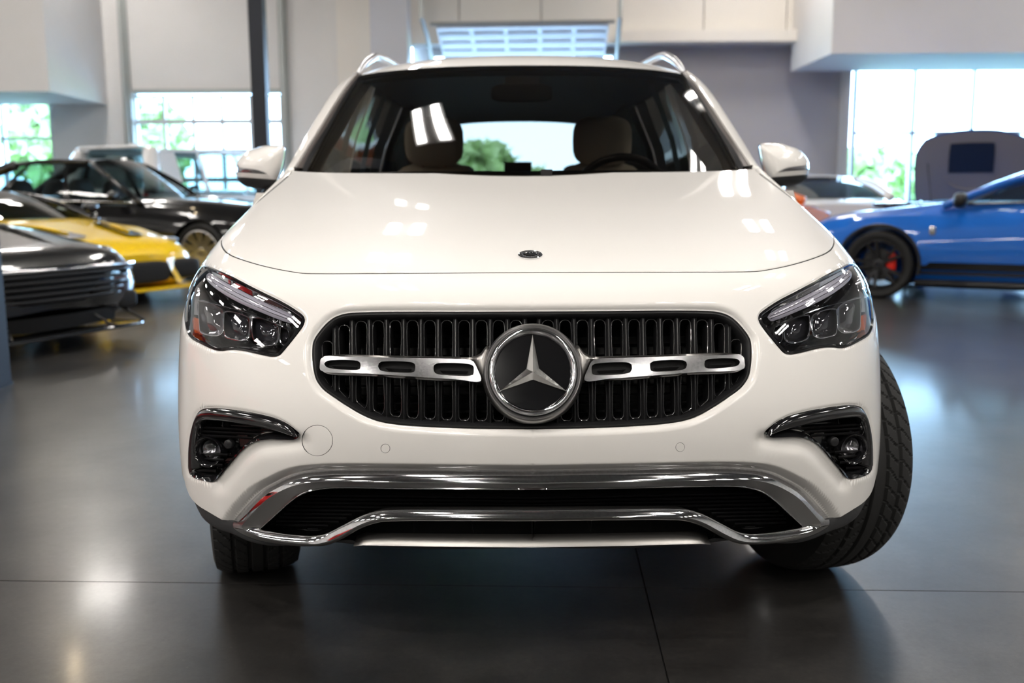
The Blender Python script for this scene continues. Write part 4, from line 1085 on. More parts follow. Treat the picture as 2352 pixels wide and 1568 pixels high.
def quadstrip(y0b, y1b, y0t, y1t, dx=0, n=8):
    ts = np.linspace(0, 1, n); return strip([[eb(y0b+(y1b-y0b)*t)+[dx, 0, 0] for t in ts], [eb(y0b+(y1b-y0b)*t)*.5+et(y0t+(y1t-y0t)*t)*.5+[dx-.02, 0, 0] for t in ts], [et(y0t+(y1t-y0t)*t)+[dx, 0, 0] for t in ts]])
both('side_window', *quadstrip(3.50, 4.42, 4.10, 4.42), GLASS_DOOR, (suv, suv), angle=180)
both('side_window', *quadstrip(4.52, 5.35, 4.52, 5.30), GLASS_DARK, (suv, suv), angle=180)
for yb0, yb1, yt0, yt1 in ((4.42, 4.52, 4.42, 4.52), (5.35, 6.02, 5.30, 5.85)):
    both('side_pillar', *quadstrip(yb0, yb1, yt0, yt1, .004), GLOSS_BLACK if yb0 < 5 else PAINT_WHITE, (suv, suv), angle=180)
    both('pillar_trim', *quadstrip(yb0-.02, yb1+.02, yt0-.02, yt1+.02, .05), CABIN, (suv, suv), angle=180)
# tail with rear glass
zr0, zr1 = 1.14, 1.515
both('tailgate', *strip([[(X0, 6.16, .35), (X0, 6.2, .8), (X0, 6.13, zr0)], [(X0-.6, 6.15, .35), (X0-.6, 6.18, .8), (X0-.6, 6.11, zr0)], [(X0-.8, 6.02, .35), (X0-.81, 6.04, .8), (X0-.76, 6.02, zr0)]]), PAINT_WHITE, (suv, suv), angle=180)
both('tailgate_trim', *strip([[(X0, 6.08, .35), (X0, 6.12, .8), (X0, 6.06, zr0)], [(X0-.76, 5.98, .35), (X0-.76, 6.0, .8), (X0-.73, 5.98, zr0)]]), CABIN, (suv, suv))
whole('rear_window', *strip([[(X0, 6.11, zr0), (X0, 6.03, 1.34), (X0, 5.93, zr1)], [(X0-.35, 6.10, zr0), (X0-.35, 6.02, 1.34), (X0-.35, 5.92, zr1)], [(X0-.62, 6.05, zr0), (X0-.60, 5.97, 1.34), (X0-.57, 5.87, zr1)]]), GLASS_SIDE, suv, angle=180)
both('tail_pillar', *strip([[(X0-.60, 6.06, zr0), (X0-.58, 5.98, 1.34), (X0-.53, 5.88, zr1+.01)], [(X0-.77, 6.0, zr0), (X0-.70, 5.92, 1.34), (X0-.58, 5.84, zr1+.05)]]), PAINT_WHITE, (suv, suv))
whole('tail_header', *strip([[(X0, 5.93, zr1-.005), (X0, 5.88, 1.60)], [(X0-.6, 5.87, zr1-.005), (X0-.58, 5.83, 1.58)]]), CABIN, suv)
MB().box((X0-.085, 5.95, 1.14), (X0+.085, 6.02, 1.265)).build('rear_camera_box', CABIN, suv)
both('tail_lamp', *strip([[(X0-.5, 6.19, .82), (X0-.5, 6.17, .96)], [(X0-.78, 6.06, .82), (X0-.77, 6.05, .96)]]), mat('tail_red', (.35, .01, .01), .2, coat=1), (suv, suv))
# dark mechanical mass behind the openings
MB().box((X0-.62, 2.16, .33), (X0+.62, 3.0, .80)).box((X0-.70, 2.9, .30), (X0+.70, 6.0, .36)).build('underbody', MATT_BLACK, suv)
MB().box((X0-.40, 2.06, .285), (X0+.40, 2.5, .31)).build('under_tray', PLASTIC, suv)
both('arch_liner', *strip([[(X0-.62, YA+.41*math.cos(t), .36+.41*math.sin(t)) for t in np.linspace(.0, pi, 20)], [(X0-.80, YA+.41*math.cos(t), .36+.41*math.sin(t)) for t in np.linspace(.0, pi, 20)]]), MATT_BLACK, (suv, suv))
MB().box((X0-.62, 2.24, .25), (X0-.60, 3.12, .80)).box((X0+.60, 2.24, .25), (X0+.62, 3.12, .80)).build('liner_wall', MATT_BLACK, suv)
# cowl and wipers
whole('cowl', *strip([[(X0, 3.06, 1.015), (X0, 3.25, 1.03), (X0, 3.42, 1.06)], [(X0-.5, 3.14, 1.01), (X0-.5, 3.3, 1.02), (X0-.5, 3.45, 1.06)], [(X0-.80, 3.32, .99), (X0-.80, 3.45, 1.0), (X0-.76, 3.6, 1.03)]]), SATIN_BLACK, suv)
wp = MB(); wp.tube([at(1238,398,3.13), at(1300,396.5,3.15), at(1480,396,3.2), at(1640,399,3.29)], .009, 6); wp.build('wiper', SATIN_BLACK, suv)
wp = MB(); wp.tube([at(800,403,3.24), at(960,399,3.17), at(1130,398,3.12)], .009, 6); wp.build('wiper', SATIN_BLACK, suv)
MB().box(tuple(at(1242,399,3.10)-[0, .02, .012]), tuple(at(1268,392,3.10)+[0, .02, .004])).build('wiper_pivot', SATIN_BLACK, suv)
# cabin
def rbox(c, s, r=.3, n=3.2, nu_=24, nv_=14):
    """rounded cushion: superellipsoid"""
    V = []; Fc = []
    f = lambda t: np.sign(t)*np.abs(t)**(2/n)
    for i in range(nv_+1):
        ph = -pi/2+pi*i/nv_
        for k in range(nu_):
            th = 2*pi*k/nu_; V.append((c[0]+s[0]*f(math.cos(ph))*f(math.cos(th)), c[1]+s[1]*f(math.cos(ph))*f(math.sin(th)), c[2]+s[2]*f(math.sin(ph))))
    for i in range(nv_):
        for k in range(nu_):
            l = (k+1) % nu_; Fc.append((i*nu_+k, i*nu_+l, (i+1)*nu_+l, (i+1)*nu_+k))
    return V, Fc
for sx in (-.385, .365):
    cx = X0+sx
    st = mk('seat', *rbox((cx, 4.42, .85), (.25, .09, .36)), BEIGE, suv, angle=180)
    mk('headrest', *rbox((cx, 4.36, 1.298), (.132, .06, .108), n=3.4), BEIGE, st, angle=180)
    for q in (-.05, .05): mk('headrest_post', *tube([(cx+q, 4.38, 1.15), (cx+q, 4.37, 1.25)], .008, 6), CHROME, st)
    mk('seat_cushion', *rbox((cx, 4.15, .60), (.26, .28, .10)), BEIGE, st, angle=180)
mk('rear_seat', *rbox((X0, 5.35, .82), (.62, .10, .30), n=5), BEIGE, suv, angle=180)
for sx in (-.36, .36): mk('rear_headrest', *rbox((X0+sx, 5.36, 1.17), (.12, .05, .06)), CABIN, suv, angle=180)
mk('dashboard', *rbox((X0, 3.62, .86), (.74, .26, .155), n=5), CABIN, suv, angle=180)
mk('steering_wheel', *lathe([(.185+.016*math.cos(t), .016*math.sin(t)) for t in np.linspace(0, 2*pi, 13)], (X0+.385, 3.80, 1.035), (0, .90, .42), 40), SATIN_BLACK, suv, angle=180)
mm = MB(); mm.add(*rbox(tuple(at(1199, 214, 3.66)), (.115, .02, .034), n=4)); mir_ = mm.build('rear_view_mirror', CABIN, suv, smooth=True, angle=180)
MB().box(tuple(at(1160,192,3.70)+[0, 0, -.004]), tuple(at(1238,180,3.76))).build('camera_housing', mat('housing_grey', (.12, .12, .13), .5), mir_)
# door mirrors
MIRW = [(615.4,333.6),(600,336),(591.5,339),(568.8,346.6),(554.7,357.5),(546,369.4),(541.5,380),(540.6,393),(543.8,406),(546,414),(552.5,420.5),(563,427),(580,431),(612,432),(634,424),(639,412.7),(646,392),(651,372),(654.4,352),(655.5,341),(653,336),(645,334),(630,333.2)]
ML = catmull(MIRW, True, 4); mc = np.array([601., 380.])
V = []; rings = 16; nm = len(ML)
for k in range(rings+1):
    t = k/rings*pi/2*.98; s = math.cos(t)**.75; Yk = 3.60-.115*math.sin(t)
    for q in ML: V.append(at(*(mc+(q-mc)*s), Yk+.04*(q[0]-600)/60*-1*(1-k/rings)*0))
Fc = [(k*nm+i, k*nm+(i+1) % nm, (k+1)*nm+(i+1) % nm, (k+1)*nm+i) for k in range(rings) for i in range(nm)]
Fc.append(tuple(rings*nm+i for i in range(nm)))
import bmesh
def cutmesh(V, Fc, co, no, keep):
    bm = bmesh.new(); vs = [bm.verts.new(tuple(v)) for v in V]
    for f in Fc:
        try: bm.faces.new([vs[i] for i in f])
        except ValueError: pass
    bmesh.ops.bisect_plane(bm, geom=bm.verts[:]+bm.edges[:]+bm.faces[:], plane_co=co, plane_no=no if keep else [-x for x in no], clear_outer=True)
    bm.verts.index_update(); out = ([tuple(v.co) for v in bm.verts], [tuple(v.index for v in f.verts) for f in bm.faces]); bm.free(); return out
d1, d2 = raydir(543.8, 406), raydir(639, 412.9); pn = np.cross(d1, d2); pn = pn/np.linalg.norm(pn); pn = pn if pn[2] < 0 else -pn
mw = both('mirror_shell', *cutmesh(V, Fc, tuple(CAMLOC), tuple(pn), True), PAINT_WHITE, (suv, suv), angle=60)
both('mirror_base', *cutmesh(V, Fc, tuple(CAMLOC), tuple(pn), False), PLASTIC, mw, angle=60)
mbv = BVHTree.FromPolygons([tuple(q) for q in V], Fc)
def onmir(q, off=.003):
    loc, nn_, *_ = mbv.ray_cast(CAMLOC, Vector(raydir(*q)).normalized())
    if loc is None: loc, nn_, *_ = mbv.find_nearest(Vector(at(*q, 3.55)))
    d = Vector(raydir(*q)).normalized(); return np.array(loc-d*off)
i1 = [(541.8,379),(546,378.5),(549,384),(570,386.8),(592,390.2),(604,394.5),(613,399.2)]; i2 = [(541.5,394),(546,395),(549,395.3),(570,396.4),(592,397.9),(604,398.7),(613,399.6)]
i1, i2 = seg(i1, 3), seg(i2, 3)
both('indicator', *strip([[onmir(q, 0) for q in i1], [onmir(q) for q in i1], [onmir(q, .005) for q in (i1+i2)/2], [onmir(q) for q in i2], [onmir(q, 0) for q in i2]]), mat('indicator_lens', (.22, .22, .23), .12, metal=.7, coat=1), mw, angle=60)
rimP = np.array([at(*q, 3.605) for q in mc+(ML-mc)*.97]); rim2 = np.array([at(*q, 3.66) for q in mc+(ML-mc)*.99])
both('mirror_rim', *strip([np.array([at(*q, 3.60) for q in ML]), np.array([at(*(mc+(q-mc)*1.01+[2, 0]), 3.63) for q in ML]), rim2], True), PLASTIC, mw)
both('mirror_glass', rim2, [tuple(range(len(rim2)))], CHROME, mw, smooth=False)
both('mirror_arm', *tube([at(612, 425, 3.58), at(640, 440, 3.60), np.array([X0-.80, 3.66, 1.03])], [.04, .035, .045], 10), PLASTIC, mw, angle=180)

# ---- wheels (shared meshes; local x = axle, outward = -x)
def tyre_mesh(Rt=.355, wd=.235, rim_r=.236, name='tyre', n=480, sip=.052):
    xs_ = np.linspace(-.42*wd, .42*wd, 45); prof = [(-wd*.40, rim_r), (-wd*.47, rim_r+.02), (-wd*.5, rim_r+.055), (-wd*.49, Rt-.04), (-wd*.465, Rt-.018)]
    prof = prof+[(x, Rt-.012*(abs(x)/(.42*wd))**4) for x in xs_]+[(-x, r) for x, r in prof[::-1]]
    V = []; m = len(prof)
    for k in range(n):
        th = 2*pi*k/n
        for i, (x, r) in enumerate(prof):
            if 5 <= i < 5+45:
                g = 0
                for xg in (-.062, -.022, .022, .062):
                    if abs(x-xg*wd/.235) < .0042: g = .008
                ph = (th*Rt+(x*1.1 if x > 0 else -x*1.1)+(.02 if abs(x) > .06 else 0)) % sip
                if ph < .0055 and (abs(x) > .024): g = max(g, .006)
                r = r-g
            V.append((x, r*math.cos(th), r*math.sin(th)))
    Fc = [(k*m+i, ((k+1) % n)*m+i, ((k+1) % n)*m+i+1, k*m+i+1) for k in range(n) for i in range(m-1)]
    return mesh(name, V, Fc, True, 25)
def rim_mesh(rr=.236, wd=.235, spokes=5, twin=True, name='rim', dish=.02):
    mb = MB()
    prof = [(rr, -wd*.44), (rr-.008, -wd*.45), (rr-.016, -wd*.40), (rr-.024, -wd*.2), (rr-.03, wd*.2), (rr, wd*.42)]
    V, Fc = lathe([(r, h) for r, h in prof], (0, 0, 0), (1, 0, 0), 64); mb.add(V, Fc)
    V, Fc = lathe([(.01, -wd*.40+dish), (.03, -wd*.41+dish), (.06, -wd*.38+dish), (.065, -wd*.2)], (0, 0, 0), (1, 0, 0), 32); mb.add(V, Fc)
    for k in range(spokes):
        for s in ((-1, 1) if twin else (0,)):
            a0 = 2*pi*k/spokes+s*.10; a1 = 2*pi*k/spokes+s*.20
            w0, w1 = .018, .014 if twin else .03
            P = []
            for r, a_, wz, hh in ((.05, a0, w0, -wd*.38+dish), (rr-.014, a1, w1, -wd*.40)):
                c = np.array([0, math.cos(a_), math.sin(a_)])*r; t = np.array([0, -math.sin(a_), math.cos(a_)])*wz
                P += [c-t+[hh, 0, 0], c+t+[hh, 0, 0], c+t*1.2+[hh+.035, 0, 0], c-t*1.2+[hh+.035, 0, 0]]
            mb.add(P, [(0, 1, 5, 4), (1, 2, 6, 5), (2, 3, 7, 6), (3, 0, 4, 7), (0, 3, 2, 1), (4, 5, 6, 7)])
    return mesh(name, mb.V, mb.F, True, 30)
def disc_mesh():
    V, Fc = lathe([(.06, -.03), (.165, -.03), (.165, -.005), (.06, -.005)], (0, 0, 0), (1, 0, 0), 40); return mesh('brake_disc', V, Fc, True, 30)
T0, R0, D0 = tyre_mesh(n=640, sip=.042), rim_mesh(), disc_mesh()
for me, m_ in ((T0, RUBBER), (R0, ALLOY), (D0, CHROME_WORN)): me.materials.append(m_)
def wheel(parent, x, y, z, flip, steer, tm=T0, rm=R0, dm=D0, world=True, scale=1.0):
    t = obj('tyre', tm, None, parent); M = Matrix.Translation((x, y, z)) @ Matrix.Rotation(steer, 4, 'Z') @ (Matrix.Rotation(pi, 4, 'Z') if flip else Matrix.Identity(4)) @ Matrix.Scale(scale, 4)
    t.matrix_basis = M
    for me in (rm, dm):
        c = bpy.data.objects.new(me.name.split('.')[0], me); col.objects.link(c); c.parent = t
    return t
STEER = R(16)
wheel(suv, X0-.79, YA, .353, False, STEER); wheel(suv, X0+.79, YA, .353, True, STEER)
wheel(suv, X0-.795, YA+2.73, .353, False, 0); wheel(suv, X0+.795, YA+2.73, .353, True, 0)
# ------------------------------------------------------------------ other cars: general builder (local: nose at y=0, tail at +y, x across)
def paint(name, c, rough=.3, metal=0.0): return mat(name, c, rough, metal=metal, coat=1.0, coat_rough=.02, spec=.2)
def evalmesh(o):
    dg = bpy.context.evaluated_depsgraph_get(); return bpy.data.meshes.new_from_object(o.evaluated_get(dg))
def loft_body(st, ny=64, nh=15):
    """st rows: y, bottom z, shoulder z, centre top z, max half width, shoulder half width -> closed body"""
    A = np.array(st, float); yy = np.linspace(A[0, 0], A[-1, 0], ny)
    f = [cspline(A[:, 0], A[:, k]) for k in range(1, 6)]
    lin = [lambda y, k=k: np.interp(y, A[:, 0], A[:, k]) for k in range(1, 6)]
    rings = []
    for y in yy:
        zb, zs, zt_, w_, ws_ = [.5*float(a_(y))+.5*float(b_(y)) for a_, b_ in zip(f, lin)]
        H_ = [(0, zb), (w_*.84, zb), (w_*.965, zb+.07), (w_, zb+.42*(zs-zb)), (w_*.99, zb+.66*(zs-zb)), (ws_, zs), (ws_*.80, zs+.72*(zt_-zs)), (ws_*.4, zs+.97*(zt_-zs)), (0, zt_)]
        h = resample(catmull(H_, False, .03), nh)
        rings.append(np.vstack([h, (h*[-1, 1])[-2:0:-1]]))
    n = len(rings[0]); V = [(p[0], y, p[1]) for y, r in zip(yy, rings) for p in r]
    Fc = [(i*n+k, i*n+(k+1) % n, (i+1)*n+(k+1) % n, (i+1)*n+k) for i in range(ny-1) for k in range(n)]
    Fc.append(tuple(range(n))); Fc.append(tuple((ny-1)*n+k for k in range(n))[::-1])
    return V, Fc
def cut_arches(V, Fc, axles, tr, r):
    o = mk('tmp', V, Fc, None); bm = bmesh.new(); bm.from_mesh(o.data); bmesh.ops.recalc_face_normals(bm, faces=bm.faces); bm.to_mesh(o.data); bm.free()
    cut = []
    for (ya, z) in axles:
        for s in (-1, 1):
            c, cf_ = lathe([(.001, 0), (r, 0), (r, .6), (.001, .6)], (s*(tr-.16) if s > 0 else -(tr-.16)-.6, ya, z), (1, 0, 0), 40)
            q = mk('tmpc', c, cf_, None, smooth=False); bm = bmesh.new(); bm.from_mesh(q.data); bmesh.ops.remove_doubles(bm, verts=bm.verts, dist=.002); bmesh.ops.recalc_face_normals(bm, faces=bm.faces); bm.to_mesh(q.data); bm.free()
            md = o.modifiers.new('b', 'BOOLEAN'); md.operation = 'DIFFERENCE'; md.object = q; md.solver = 'EXACT'; cut.append(q)
    me = evalmesh(o)
    for q in cut: bpy.data.objects.remove(q)
    bpy.data.objects.remove(o); me.shade_smooth(); me.set_sharp_from_angle(angle=R(35)); me.name = 'body'
    return me
def grid3(f, nu_, nv_):
    V = [f(i/(nu_-1), j/(nv_-1)) for i in range(nu_) for j in range(nv_)]
    return V, [(i*nv_+j, (i+1)*nv_+j, (i+1)*nv_+j+1, i*nv_+j+1) for i in range(nu_-1) for j in range(nv_-1)]
def greenhouse(root, g, body_m, glass_m, pillars=(), pm_=None, roof_m=None):
    """g: y0 screen base, y1 roof front, y2 roof rear, y3 rear base, zb belt, zr roof, wb, wr (half widths), zh screen base height"""
    y0, y1, y2, y3, zb, zr, wb, wr = (g[k] for k in ('y0', 'y1', 'y2', 'y3', 'zb', 'zr', 'wb', 'wr')); zh = g.get('zh', zb); zd_ = g.get('zd', zb)
    bow = lambda s: .16*s*s
    crown = g.get('crown', .05)
    rf = lambda u, v: ((2*u-1)*wr, y1+(y2-y1)*v+(bow(2*u-1)*.5*(1-v)), zr-crown*abs(2*u-1)**2.5-g.get('drop', .04)*((2*v-1)**2 if v > .5 else .3*(2*v-1)**2))
    mk('roof', *grid3(rf, 15, 13), roof_m or body_m, root, angle=180)
    top_ = lambda u: np.array(rf(u, 0)); bot_ = lambda u: np.array(((2*u-1)*wb*.93, y0+bow(2*u-1)*1.6, zh-.03*abs(2*u-1)**2))
    def scr(u, v): p = bot_(u)*(1-v)+top_(u)*v; return p+np.array([0, -.5, .85])*.03*4*v*(1-v)
    mk('windscreen', *grid3(scr, 15, 8), glass_m, root, angle=180)
    tp = lambda u: np.array(rf(u, 1)); bt = lambda u: np.array(((2*u-1)*wb*.90, y3-bow(2*u-1)*.6, zd_))
    mk('rear_window', *grid3(lambda u, v: bt(u)*(1-v)+tp(u)*v+np.array([0, .4, .8])*.03*4*v*(1-v), 11, 6), glass_m, root, angle=180)
    for s in (-1, 1):
        B_ = lambda t: np.array([s*wb, y0+.12+(y3-y0-.16)*t, zb+(zd_-zb)*t]); T_ = lambda t: np.array(rf((s+1)/2, t))
        mk('side_window', *grid3(lambda u, v: (B_(u)*(1-v)+T_(u)*v+np.array([s*.03*4*v*(1-v), 0, 0])), 15, 7), glass_m, root, angle=180)
        mk('pillar', *tube(resample(catmull([B_(0)+[0, -.12, -.02], B_(0)*.5+T_(0)*.5+[s*.03, -.03, .03], T_(0)], False, .05), 10), .038, 8), body_m, root, angle=180)
        mk('roof_edge', *tube([T_(t)+np.array([s*.004, 0, -.004]) for t in np.linspace(0, 1, 16)], .032, 8), body_m, root, angle=180)
        mk('pillar', *tube(resample(catmull([T_(1), B_(1)*.5+T_(1)*.5+[s*.03, .02, .02], B_(1)], False, .05), 10), g.get('cp', .05), 8), body_m, root, angle=180)
        mk('window_line', *tube([B_(t)+np.array([s*.012, 0, 0]) for t in np.linspace(0, 1, 16)], .014, 6), pm_ or GLOSS_BLACK, root, angle=180)
        for t0, t1, wd in pillars:
            mk('side_pillar', *grid3(lambda u, v: (B_(t0+(u-.5)*wd)*(1-v)+T_(t1+(u-.5)*wd)*v+np.array([s*(.03*4*v*(1-v)+.006), 0, 0])), 3, 7), g.get('bm', GLOSS_BLACK), root, angle=180)
def side_mirror(root, s, x, y, z, m_, sc_=1.0):
    o = mk('door_mirror', *rbox((s*(x+.12*sc_), y, z), (.11*sc_, .06*sc_, .07*sc_), n=2.6), m_, root, angle=180)
    mk('mirror_arm', *tube([(s*(x-.03), y+.02, z-.06), (s*(x+.06), y, z-.04)], .025, 6), GLOSS_BLACK, o)
TY = {}; D1 = disc_mesh(); D1.materials.append(mat('dark_disc', (.05, .05, .05), .5, metal=.8))
def wheelset(root, axles, tr, rt, rimr, rim_m, spokes, twin, wd=.26, steer=0.0):
    key = (rt, rimr, rim_m.name, spokes, twin)
    if key not in TY:
        t = tyre_mesh(rt, wd, rimr, n=120); t.materials.append(RUBBER); r = rim_mesh(rimr, wd, spokes, twin); r.materials.append(rim_m); TY[key] = (t, r)
    t, r = TY[key]
    for k, (ya, z) in enumerate(axles):
        for s in (-1, 1): wheel(root, s*tr, ya, rt-.002, s > 0, steer if k == 0 else 0, t, r, D1)
def place(root, ground_xy, local_xy, rz):
    c, s = math.cos(rz), math.sin(rz); x, y = local_xy
    root.location = (ground_xy[0]-(c*x-s*y), ground_xy[1]-(s*x+c*y), 0); root.rotation_euler = (0, 0, rz)
def lamp_blob(root, name, c, s, m_, n=2.4): return mk(name, *rbox(c, s, n=n), m_, root, angle=180)

BLACK_PAINT = paint('black_paint', (.006, .006, .007), .2)
BLUE_PAINT = paint('blue_paint', (.011, .135, .56), .3)
YELLOW_PAINT = paint('yellow_paint', (.95, .62, .005), .3)
GREY_PAINT = paint('graphite_paint', (.008, .008, .008), .25, .0)
ORANGE_PAINT = paint('orange_paint', (.75, .16, .01), .3)
RED_PAINT = paint('red_paint', (.62, .012, .010), .3)
WHITE2 = paint('plain_white_paint', (.80, .80, .80), .35)
GLASS_BG = glass('car_glass', (.16, .19, .19)); GLASS_BG2 = glass('car_glass_clear', (.45, .52, .52))
LAMP_GLASS = mat('lamp_glass', (.35, .36, .38), .1, metal=.6, coat=1)
RED_CAL = mat('caliper_red', (.7, .02, .01), .4)

# ---- blue coupe with black side stripes
def blue_coupe():
    o = empty('coupe', label='bright blue coupe in side view with black stripes above the sill', cat='car')
    st = [(0, .26, .60, .66, .62, .55), (.10, .22, .66, .74, .80, .70), (.35, .20, .74, .85, .90, .80), (.88, .19, .84, .92, .955, .84), (1.5, .18, .90, .99, .935, .80), (2.1, .17, .94, 1.00, .93, .80), (3.0, .18, .96, 1.02, .94, .82), (3.8, .20, .98, 1.06, .965, .82), (4.45, .25, .95, 1.06, .93, .76), (4.70, .30, .88, 1.02, .86, .70), (4.80, .38, .80, .92, .78, .62)]
    ax = [(.88, .35), (3.60, .35)]
    V, Fc = loft_body(st); obj('body', cut_arches(V, Fc, ax, .81, .385), BLUE_PAINT, o)
    greenhouse(o, dict(y0=1.45, y1=2.38, y2=3.25, y3=4.25, zb=.955, zr=1.38, wb=.80, wr=.56, zh=1.0, zd=1.04, cp=.075), BLUE_PAINT, GLASS_BG2, ((.56, .62, .05),), GLOSS_BLACK)
    wheelset(o, ax, .815, .345, .255, DARK_ALLOY, 5, True, .28)
    for s in (-1, 1):
        side_mirror(o, s, .82, 1.62, 1.0, SATIN_BLACK, 1.1)
        for z0_, z1_ in ((.315, .385), (.265, .295)):
            f = lambda u, v: (s*(np.interp(1.25+1.9*u, [1.25, 2.1, 3.15], [.932, .927, .935])+.006), 1.25+1.9*u, z0_+(z1_-z0_)*v)
            mk('side_stripe', *grid3(f, 12, 2), GLOSS_BLACK, o)
        mk('side_skirt', *grid3(lambda u, v: (s*(.90+.05*math.sin(pi*v)), 1.24+1.98*u, .13+.08*v), 12, 5), SATIN_BLACK, o)
        mk('brake_caliper', *rbox((s*.86, 1.0, .37), (.03, .05, .11)), RED_CAL, o, angle=180)
        lamp_blob(o, 'headlamp', (s*.62, .16, .68), (.14, .12, .035), LAMP_GLASS)
        mk('fender_badge', *rbox((s*.925, 1.38, .70), (.01, .03, .045)), CHROME, o, angle=180)
        mk('wheel_lip', *tube([(s*.945, .88+.40*math.cos(t), .35+.40*math.sin(t)) for t in np.linspace(-.25, pi+.25, 24)], .018, 6), SATIN_BLACK, o)
    mk('splitter', *rbox((0, .12, .17), (.78, .22, .02), n=6), SATIN_BLACK, o); mk('front_grille', *rbox((0, .04, .48), (.48, .06, .10), n=5), MATT_BLACK, o)
    mk('bonnet_scoop', *rbox((0, 1.0, .945), (.30, .35, .035), n=4), GLOSS_BLACK, o, angle=180)
    for sx in (-.36, .36): mk('seat', *rbox((sx, 2.75, .95), (.22, .09, .28)), CABIN, o, angle=180)
    mk('steering_wheel', *lathe([(.17+.015*math.cos(t), .015*math.sin(t)) for t in np.linspace(0, 2*pi, 9)], (.36, 2.25, .98), (0, .9, .4), 24), SATIN_BLACK, o)
    p = atz(2012, 684, 0); place(o, (float(p[0]), float(p[1])), (.93, .88), R(-120))
blue_coupe()

# ---- coupe with its bonnet up, behind the blue one
def hood_up_car():
    o = empty('coupe', label='blue coupe with its bonnet propped open behind the striped blue coupe', cat='car')
    st = [(0, .3, .58, .66, .60, .55), (.12, .24, .66, .76, .82, .72), (.5, .2, .80, .86, .92, .84), (1.5, .19, .90, .94, .93, .82), (2.6, .19, .94, 1.0, .93, .82), (3.9, .22, .96, 1.02, .94, .8), (4.6, .32, .86, .98, .82, .66), (4.7, .4, .78, .9, .74, .6)]
    ax = [(.9, .35), (3.6, .35)]; V, Fc = loft_body(st, 48); obj('body', cut_arches(V, Fc, ax, .80, .385), BLUE_PAINT, o)
    greenhouse(o, dict(y0=1.75, y1=2.5, y2=3.2, y3=4.2, zb=.96, zr=1.36, wb=.80, wr=.56, zd=1.03), BLUE_PAINT, GLASS_BG, (), GLOSS_BLACK)
    wheelset(o, ax, .80, .345, .255, DARK_ALLOY, 5, True, .28)
    L_ = 1.28; t = R(58); hy, hz = 1.62, .97
    liner = mat('bonnet_liner', (.24, .22, .23), .8)
    def hd(u, v, off=0.0):
        x = (2*u-1); e = abs(x)**6*.14*(v > .5); ln = L_*(v-.0)*(1-.10*abs(x)**3)
        return (x*(.84+.03*math.sin(pi*v)-.12*max(0, (v-.7)/.3)**2), hy-ln*math.cos(t)+off*math.sin(t), hz+ln*math.sin(t)+off*math.cos(t)-.03*abs(x)**2)
    h = mk('raised_bonnet', *grid3(lambda u, v: hd(u, v, .03), 21, 15), BLUE_PAINT, o, angle=180)
    mk('bonnet_liner', *grid3(lambda u, v: hd(.01+.98*u, .01+.98*v, -.01), 21, 15), liner, h, angle=180)
    mk('bonnet_vent', *grid3(lambda u, v: hd(.30+.38*u, .42+.42*v, -.03), 9, 7), mat('vent_navy', (.012, .016, .03), .4), h)
    mk('bonnet_rib', *tube([hd(.5+.22*math.cos(a_), .36+.20*math.sin(a_), -.025) for a_ in np.linspace(pi, 2*pi, 14)], .014, 6), liner, h)
    mk('prop_rod', *tube([(-.55, .9, .86), hd(.12, .6, -.03)], .008, 6), SATIN_BLACK, o)
    for sx in (-.5, .5): lamp_blob(o, 'headlamp', (sx*1.25, .16, .67), (.14, .1, .035), LAMP_GLASS)
    p = at(2228, 452, 16.0); place(o, (float(p[0]), 16.0), (0, 1.62), R(-25))
hood_up_car()

# ---- black saloon
def black_saloon():
    o = empty('sedan', label='long black sedan with silver spoked wheels parked beyond the yellow sports car', cat='car')
    st = [(0, .32, .70, .80, .72, .64), (.10, .26, .78, .90, .86, .76), (.4, .22, .86, .98, .93, .82), (.9, .20, .92, 1.03, .955, .84), (1.6, .19, .96, 1.07, .95, .83), (2.6, .18, .98, 1.08, .95, .84), (4.0, .19, .99, 1.09, .95, .84), (4.9, .25, .95, 1.05, .92, .78), (5.3, .34, .86, 1.0, .82, .66), (5.36, .42, .80, .92, .74, .6)]
    ax = [(.90, .37), (4.05, .37)]; V, Fc = loft_body(st); obj('body', cut_arches(V, Fc, ax, .82, .40), BLACK_PAINT, o)
    greenhouse(o, dict(y0=1.75, y1=2.55, y2=3.75, y3=4.75, zb=1.0, zr=1.60, wb=.83, wr=.60, zh=1.06, zd=1.07, cp=.07), BLACK_PAINT, GLASS_BG2, ((.34, .30, .035), (.72, .78, .05)), CHROME)
    wheelset(o, ax, .81, .37, .28, mat('bright_alloy', (.80, .79, .77), .3, metal=1), 10, True, .26, R(-6))
    for s in (-1, 1):
        side_mirror(o, s, .85, 2.05, 1.08, BLACK_PAINT); lamp_blob(o, 'headlamp', (s*.66, .10, .72), (.13, .08, .06), LAMP_GLASS)
        for yh in (2.9, 3.75): mk('door_handle', *rbox((s*.965, yh, .86), (.012, .10, .014)), CHROME, o)
        mk('brightwork', *tube([(s*.955, y, .38) for y in np.linspace(1.4, 3.6, 8)], .010, 6), CHROME, o)
        for y in (2.95, 3.9): mk('seat', *rbox((s*.38, y, 1.0), (.24, .10, .32)), mat('saloon_leather', (.03, .028, .03), .6), o, angle=180)
    mk('front_grille', *rbox((0, .03, .66), (.34, .05, .17), n=6), CHROME, o)
    for x in np.linspace(-.30, .30, 11): MB().box((x-.008, -.035, .51), (x+.008, -.015, .81)).build('grille_vane', CHROME, o)
    mk('bonnet_line', *tube([(0, .12, .925), (0, .9, 1.045), (0, 1.6, 1.085)], .012, 6), CHROME, o)
    p = at(462, 580, 12.3); place(o, (float(p[0]), 12.3), (-.90, .90), R(78))
black_saloon()

